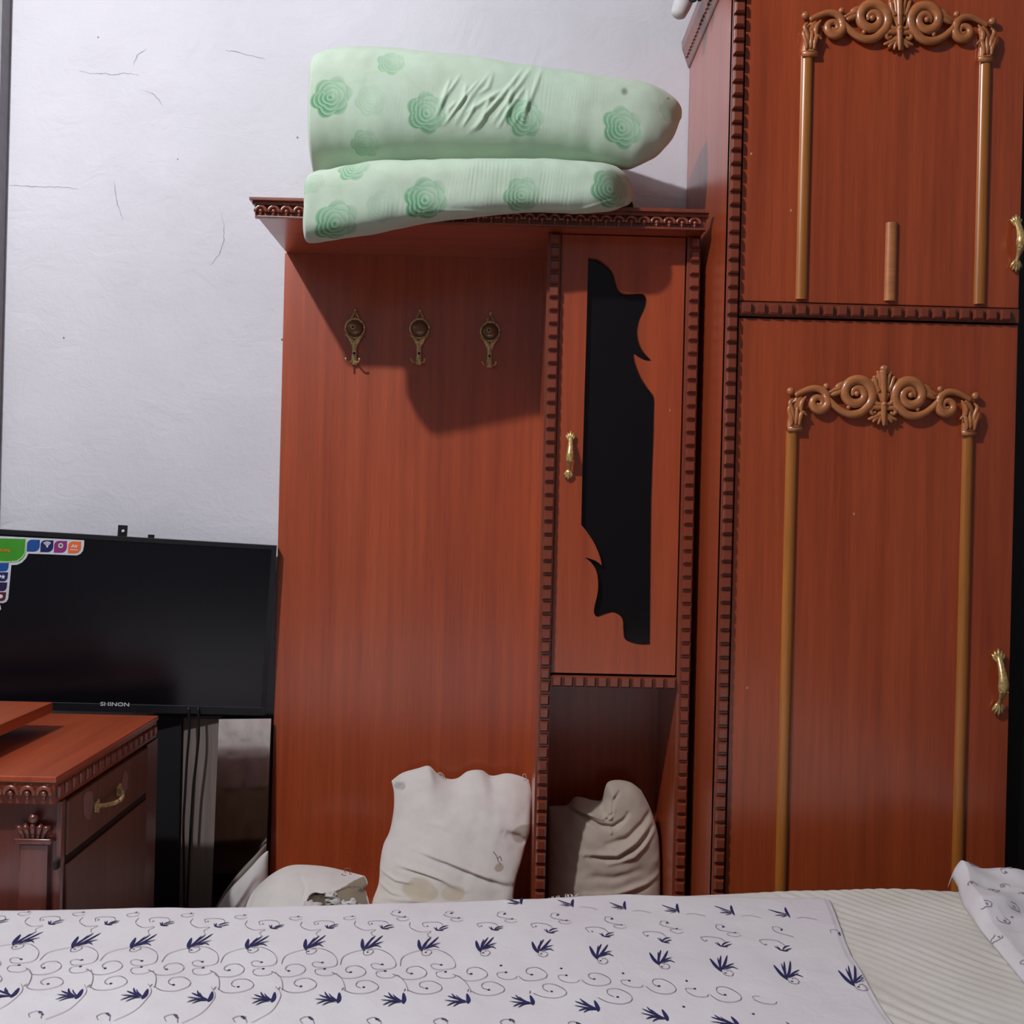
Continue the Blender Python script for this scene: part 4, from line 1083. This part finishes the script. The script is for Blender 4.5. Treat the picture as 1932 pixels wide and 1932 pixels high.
# embroidered sheet: lies on the bed, hangs over the far edge on the left
SHX = lambda y: np.interp(y, [-.5, 1.0, 1.424, 1.557, 1.841, 1.9], [.50, .53, .553, .566, .617, .62])
def sheet_far(x): return np.interp(x, [-.95, -.745, -.70, -.04, .10, .62], [1.735, 1.738, yb(-.70) + .10, yb(-.04) + .09, 1.828, 1.778])
def sheet_pt(x, s):
    """s: distance along the cloth towards the wall; past the edge it hangs down"""
    e = yb(x); over = np.clip(s - e, 0, None); y = np.minimum(s, e)
    z = bed_z(x, y) + .0022; z = np.where(over > 0, bed_z(x, e) + .0022 - over * .96, z); y = np.where(over > 0, e + .010 + .006 * np.sin(x * 70) * np.clip(over / .05, 0, 1), y)
    return y, z
nu, nv = 480, 260
u = np.linspace(0, 1, nu); v = np.linspace(0, 1, nv)
U, Vv = np.meshgrid(u, v)
Xs = BX0 - .002 + (0.6 - BX0) * U
SF = sheet_far(Xs); vv = np.where(Vv < .2, Vv / .2, 1); S0 = np.where(Vv < .2, BY0 + (1.30 - BY0) * Vv / .2, 1.30 + (SF - 1.30) * (Vv - .2) / .8)
Xs = BX0 - .002 + (SHX(S0) - BX0 + .002) * U
SF = sheet_far(Xs); S0 = np.where(Vv < .2, S0, 1.30 + (SF - 1.30) * (Vv - .2) / .8)
Yv, Zv = sheet_pt(Xs, S0)
wrk = noise2(Xs.ravel() * 7, S0.ravel() * 9).reshape(Xs.shape); wr2 = noise2(Xs.ravel() * 26 + 4, S0.ravel() * 22).reshape(Xs.shape)
def wrinkle(x, y): return .0032 * noise2(x * 7, y * 9) + .0011 * noise2(x * 26 + 4, y * 22) + .002
Zv = Zv + .0032 * wrk + .0011 * wr2 + .002 + np.where(U > .995, -.002, 0)
sheet_o = (-0.2, 1.2, 0.48)
sh_ob = grid_obj('bed_sheet', np.stack([Xs, Yv, Zv], -1).reshape(-1, 3), nv, nu, 'sheet', None, None, sheet_o)
tag(sh_ob, 'white bed sheet embroidered with navy sprigs and thin scrolls', 'sheet')
sh_ob.modifiers.new('thickness', 'SOLIDIFY').thickness = .0008

# embroidery: real stitches laid on the sheet
class Stitch:
    def __init__(s): s.mb = MB()
    def put(s, pts, w, wfun=None):
        k = len(pts); P = np.array(pts); T = np.gradient(P, axis=0); T /= (np.linalg.norm(T, axis=1, keepdims=True) + 1e-12); Nn = np.stack([-T[:, 1], T[:, 0]], 1)
        tt = np.linspace(0, 1, k); ww = w * (np.ones(k) if wfun is None else wfun(tt))
        A_, B_ = P + Nn * ww[:, None], P - Nn * ww[:, None]
        Q = np.stack([A_, B_], 1).reshape(-1, 2)
        m = Q[:, 0] < SHX(Q[:, 1]) - .004; Q[~m, 0] = (SHX(Q[:, 1]) - .004)[~m]
        if (~m).mean() > .3: return
        if (Q[:, 1] > sheet_far(Q[:, 0]) - .004).any() or (Q[:, 0] < BX0 + .004).any(): return
        y, z = sheet_pt(Q[:, 0], Q[:, 1]); z = z + wrinkle(Q[:, 0], Q[:, 1]) + .0012
        s.mb.add(np.stack([Q[:, 0], y, z], 1).tolist(), [(2 * i, 2 * i + 1, 2 * i + 3, 2 * i + 2) for i in range(k - 1)])
leafw = lambda t: np.sin(np.pi * np.clip(t * .9 + .06, 0, 1)) ** .8
dotw = lambda t: np.sqrt(np.clip(1 - (2 * t - 1) ** 2, 0, 1)) + .02
ZS = .5030
def bedpt(px, py):
    w = W(px, py, Z=ZS); return np.array((w.x, w.y))
C5 = lambda x, y: bedpt(x / 2.927, 1680 + y / 2.927)
C6 = lambda x, y: bedpt(640 + x / 2.927, 1680 + y / 2.927)
PER = 0.0907
navy, grey = Stitch(), Stitch()
def warp(P):
    P = np.array(P, float); a = np.clip(P[:, 0] - .08, 0, None)
    P[:, 1] -= a * (.135 + .115 * np.clip((1.83 - P[:, 1]) / .19, 0, 1.2)); return P
def rep(st, conv, pts, w, ks, wfun=None, jit=.0012, sm=5):
    base = np.array([conv(*p) for p in pts]); q = np.array(smooth_poly(base.tolist(), sm))
    for k in ks:
        rr = random.Random(k * 17 + int(pts[0][0])); off = np.array((k * PER + rr.uniform(-jit, jit), rr.uniform(-jit, jit)))
        st.put(warp(q + off), w, wfun)
KB = range(-11, 8); KC = range(-9, 10)
# row of leafy sprigs
for pts, w in (([(1097, 372), (1078, 345), (1064, 308)], .0030), ([(1097, 368), (1102, 335), (1128, 290)], .0017), ([(1100, 362), (1130, 330), (1163, 288)], .0018), ([(1108, 358), (1145, 335), (1182, 322)], .0014),
               ([(1115, 352), (1155, 342), (1186, 352)], .0012), ([(1100, 350), (1104, 325), (1110, 300)], .0012), ([(1105, 362), (1140, 348), (1172, 335)], .0010)):
    rep(navy, C6, pts, w, KB, leafw)
rep(grey, C6, [(1098, 372), (1105, 388), (1135, 392), (1152, 376), (1138, 362), (1120, 368)], .0006, KB)
rep(navy, C6, [(1108, 378), (1122, 377)], .0012, KB, dotw)
# row of trident sprigs in front
for pts, w in (([(782, 622), (800, 600), (815, 566)], .0030), ([(785, 612), (745, 590), (736, 562)], .0017), ([(782, 608), (735, 592), (698, 576)], .0016), ([(780, 608), (725, 606), (668, 600)], .0013), ([(780, 612), (720, 612), (664, 630)], .0015),
               ([(782, 614), (735, 618), (690, 636)], .0013), ([(784, 612), (760, 590), (752, 572)], .0011)):
    rep(navy, C5, pts, w, range(-5, 11), leafw)
# far row at the left: flattened sprigs with a curl
for pts, w in (([(880, 192), (888, 205), (895, 190)], .0012), ([(898, 204), (930, 192), (965, 186)], .0013), ([(902, 208), (930, 202), (960, 196)], .0012), ([(880, 206), (905, 209), (925, 209)], .0016)):
    rep(navy, C5, pts, w, range(-4, 12), leafw)
rep(grey, C5, [(830, 190), (830, 172), (880, 165), (930, 170), (938, 188)], .0006, range(-4, 12))
rep(grey, C5, [(762, 168), (745, 192), (785, 216), (848, 214), (815, 232), (820, 250)], .0005, range(-4, 6))
rep(grey, C5, [(775, 142), (720, 142), (700, 152), (730, 160), (770, 152)], .0005, range(-4, 12))
rep(navy, C5, [(745, 141), (762, 137)], .0012, range(-4, 12), dotw)
rep(navy, C5, [(838, 186), (852, 183)], .0010, range(-4, 12), dotw)
# scroll work between the rows
SK = range(-5, 8); SK2 = range(-5, 6)
rep(grey, C5, [(842, 458), (860, 482), (925, 484), (990, 465), (1012, 437), (980, 413), (925, 418), (900, 440), (918, 452)], .00055, range(-5, 10))
rep(grey, C5, [(818, 452), (850, 470), (862, 500), (858, 540), (848, 556)], .00060, SK2)
rep(grey, C5, [(850, 550), (885, 570), (960, 571), (1030, 550), (1048, 522), (1010, 496), (950, 502), (925, 526), (945, 540)], .00055, SK)
rep(grey, C5, [(555, 402), (600, 356), (700, 327), (800, 319), (858, 345), (873, 380), (856, 412), (800, 426), (738, 424), (725, 405), (752, 394), (782, 402)], .0005, SK2)
rep(grey, C5, [(775, 436), (735, 440), (722, 458), (745, 473), (800, 472), (832, 458)], .0005, range(-5, 11))
for p in ((922, 449), (784, 402), (782, 437), (962, 539)):
    rep(navy, C5, [(p[0] - 9, p[1] + 2), (p[0] + 9, p[1] - 2)], .0016, range(-5, 10), dotw)
rep(grey, C5, [(1170, 545), (1192, 580), (1180, 620), (1120, 690), (1010, 745)], .00045, range(-4, 2))
rep(grey, C5, [(1180, 560), (1194, 545)], .0007, SK2)
# nearest row, just entering the picture
rep(grey, C5, [(165, 725), (162, 705), (205, 690), (232, 700), (228, 730)], .0006, range(-1, 10))
for pts in ([(215, 690), (238, 700)], [(222, 702), (240, 708)], [(210, 700), (228, 692)]):
    rep(navy, C5, pts, .0012, range(-1, 10), leafw)
rep(grey, C5, [(120, 790), (180, 770), (260, 790), (300, 830), (240, 860), (150, 850)], .0006, range(-1, 10))
# far right row
for pts, w in (([(1286, 104), (1284, 82), (1290, 64)], .0024), ([(1200, 70), (1240, 82), (1282, 92)], .0014), ([(1212, 96), (1245, 96), (1278, 94)], .0014), ([(1222, 84), (1250, 90), (1276, 93)], .0010), ([(1240, 104), (1262, 100), (1280, 95)], .0010)):
    rep(navy, C6, pts, w, range(-1, 7), leafw)
rep(grey, C6, [(1320, 108), (1360, 104), (1420, 114)], .0005, range(0, 6))
rep(grey, C6, [(1162, 160), (1180, 172), (1220, 180), (1252, 186)], .0006, range(-3, 6))
rep(grey, C6, [(1165, 158), (1172, 146), (1200, 146), (1212, 156)], .0005, range(-3, 6))
rep(navy, C6, [(1198, 160), (1210, 152)], .0014, range(-3, 6), dotw)
for st, nm, mt in ((navy, 'navy_embroidery', 'thread_navy'), (grey, 'scroll_embroidery', 'thread_grey')):
    o = st.mb.build(nm, mt, sh_ob); o['kind'] = 'stuff'
# frayed hem where the sheet meets the far edge
mb = MB()
for k in range(40):
    x = random.choice((random.uniform(.03, .06), random.uniform(.10, .16))); y = float(sheet_far(np.array(x))) - .004
    yy, zz = sheet_pt(np.array([x]), np.array([min(y, float(yb(x)) - .001)]))
    p = Vector((x, float(yy[0]), float(zz[0]) + .003)); mb.tube([p, p + Vector((random.uniform(-.004, .004), random.uniform(0, .006), random.uniform(.001, .004)))], [.0009, .0005], 5)
fo = mb.build('frayed_hem', 'lint', sh_ob); fo['kind'] = 'stuff'

# crumpled patterned cloth at the right end of the bed
nu, nv = 170, 200
u = np.linspace(0, 1, nu); v = np.linspace(0, 1, nv); U, Vv = np.meshgrid(u, v)
Yc = 1.20 + (1.895 - 1.20) * Vv
xl = np.interp(Yc, [1.2, 1.47, 1.65, 1.76, 1.84, 1.895], [.77, .79, .815, .835, .862, .868])
Xc = xl + (1.20 - xl) * U
Hh = np.interp(Yc, [1.2, 1.5, 1.66, 1.72, 1.80, 1.86, 1.895], [.012, .018, .016, .036, .030, .036, .026]) * (np.clip(U / .05, 0, 1) ** .6)
bumps = noise2(Xc.ravel() * 9, Yc.ravel() * 8).reshape(U.shape); b2 = noise2(Xc.ravel() * 22, Yc.ravel() * 20 + 7).reshape(U.shape)
dx_ = np.hypot((Xc - .875) / .035, (Yc - 1.875) / .05); Hh = Hh + .014 * np.exp(-dx_ ** 2)
valley = np.exp(-((Yc - 1.70 + (Xc - .9) * -.35) / .018) ** 2) * np.clip((Xc - .86) / .08, 0, 1)
Hh = Hh + (.014 * bumps + .005 * b2 - .022 * valley) * np.clip(U / .12, 0, 1) - .03 * np.clip((U - .75) / .25, 0, 1) * 0
Zc = bed_z(Xc, np.minimum(Yc, yb(Xc) - .03)) + np.maximum(Hh, .001) - np.clip((Yc - yb(Xc)) * 1.2, 0, None)
cz_o = (0.98, 1.6, 0.5)
cc = grid_obj('patterned_cloth', np.stack([Xc, Yc, Zc], -1).reshape(-1, 3), nv, nu, 'sheet', None, None, cz_o)
tag(cc, 'rumpled white cloth with small grey scrolls at the right end of the bed', 'cloth')
cc.modifiers.new('thickness', 'SOLIDIFY').thickness = .001
GX, GY, GZ = Xc, Yc, Zc
def cloth_pt(uu, vv_):
    i = int(np.clip(vv_, 0, 1) * (nv - 1)); j = int(np.clip(uu, 0, 1) * (nu - 1)); return np.array((GX[i, j], GY[i, j], GZ[i, j] + .0016))
mb = MB(); mbd = MB()
rr = random.Random(5)
for gx in range(6):
    for gy in range(14):
        cu, cv = .05 + gx * .165 + rr.uniform(-.02, .02) + (gy % 2) * .07, .03 + gy * .070 + rr.uniform(-.01, .01)
        if cu > .97 or cv > .97: continue
        pts = []
        for k in range(15):
            a = k / 14 * 4.6 + gy; r = (1 - .6 * k / 14); pts.append(cloth_pt(cu + .035 * r * math.cos(a), cv + .016 * r * math.sin(a)))
        mb.tube(pts, .00055, 4, up=Vector((0, 0, 1)))
        mbd.ball(cloth_pt(cu, cv), .0024, 6, 4, (1, 1, .4))
        if gy % 2: mbd.ball(cloth_pt(cu + .04, cv + .012), .0018, 6, 4, (1.4, 1, .4))
o = mb.build('scroll_embroidery', 'thread_grey', cc); o['kind'] = 'stuff'
o = mbd.build('dot_embroidery', 'thread_grey', cc); o['kind'] = 'stuff'

for o in SC.objects:
    if '_o' in o: del o['_o']
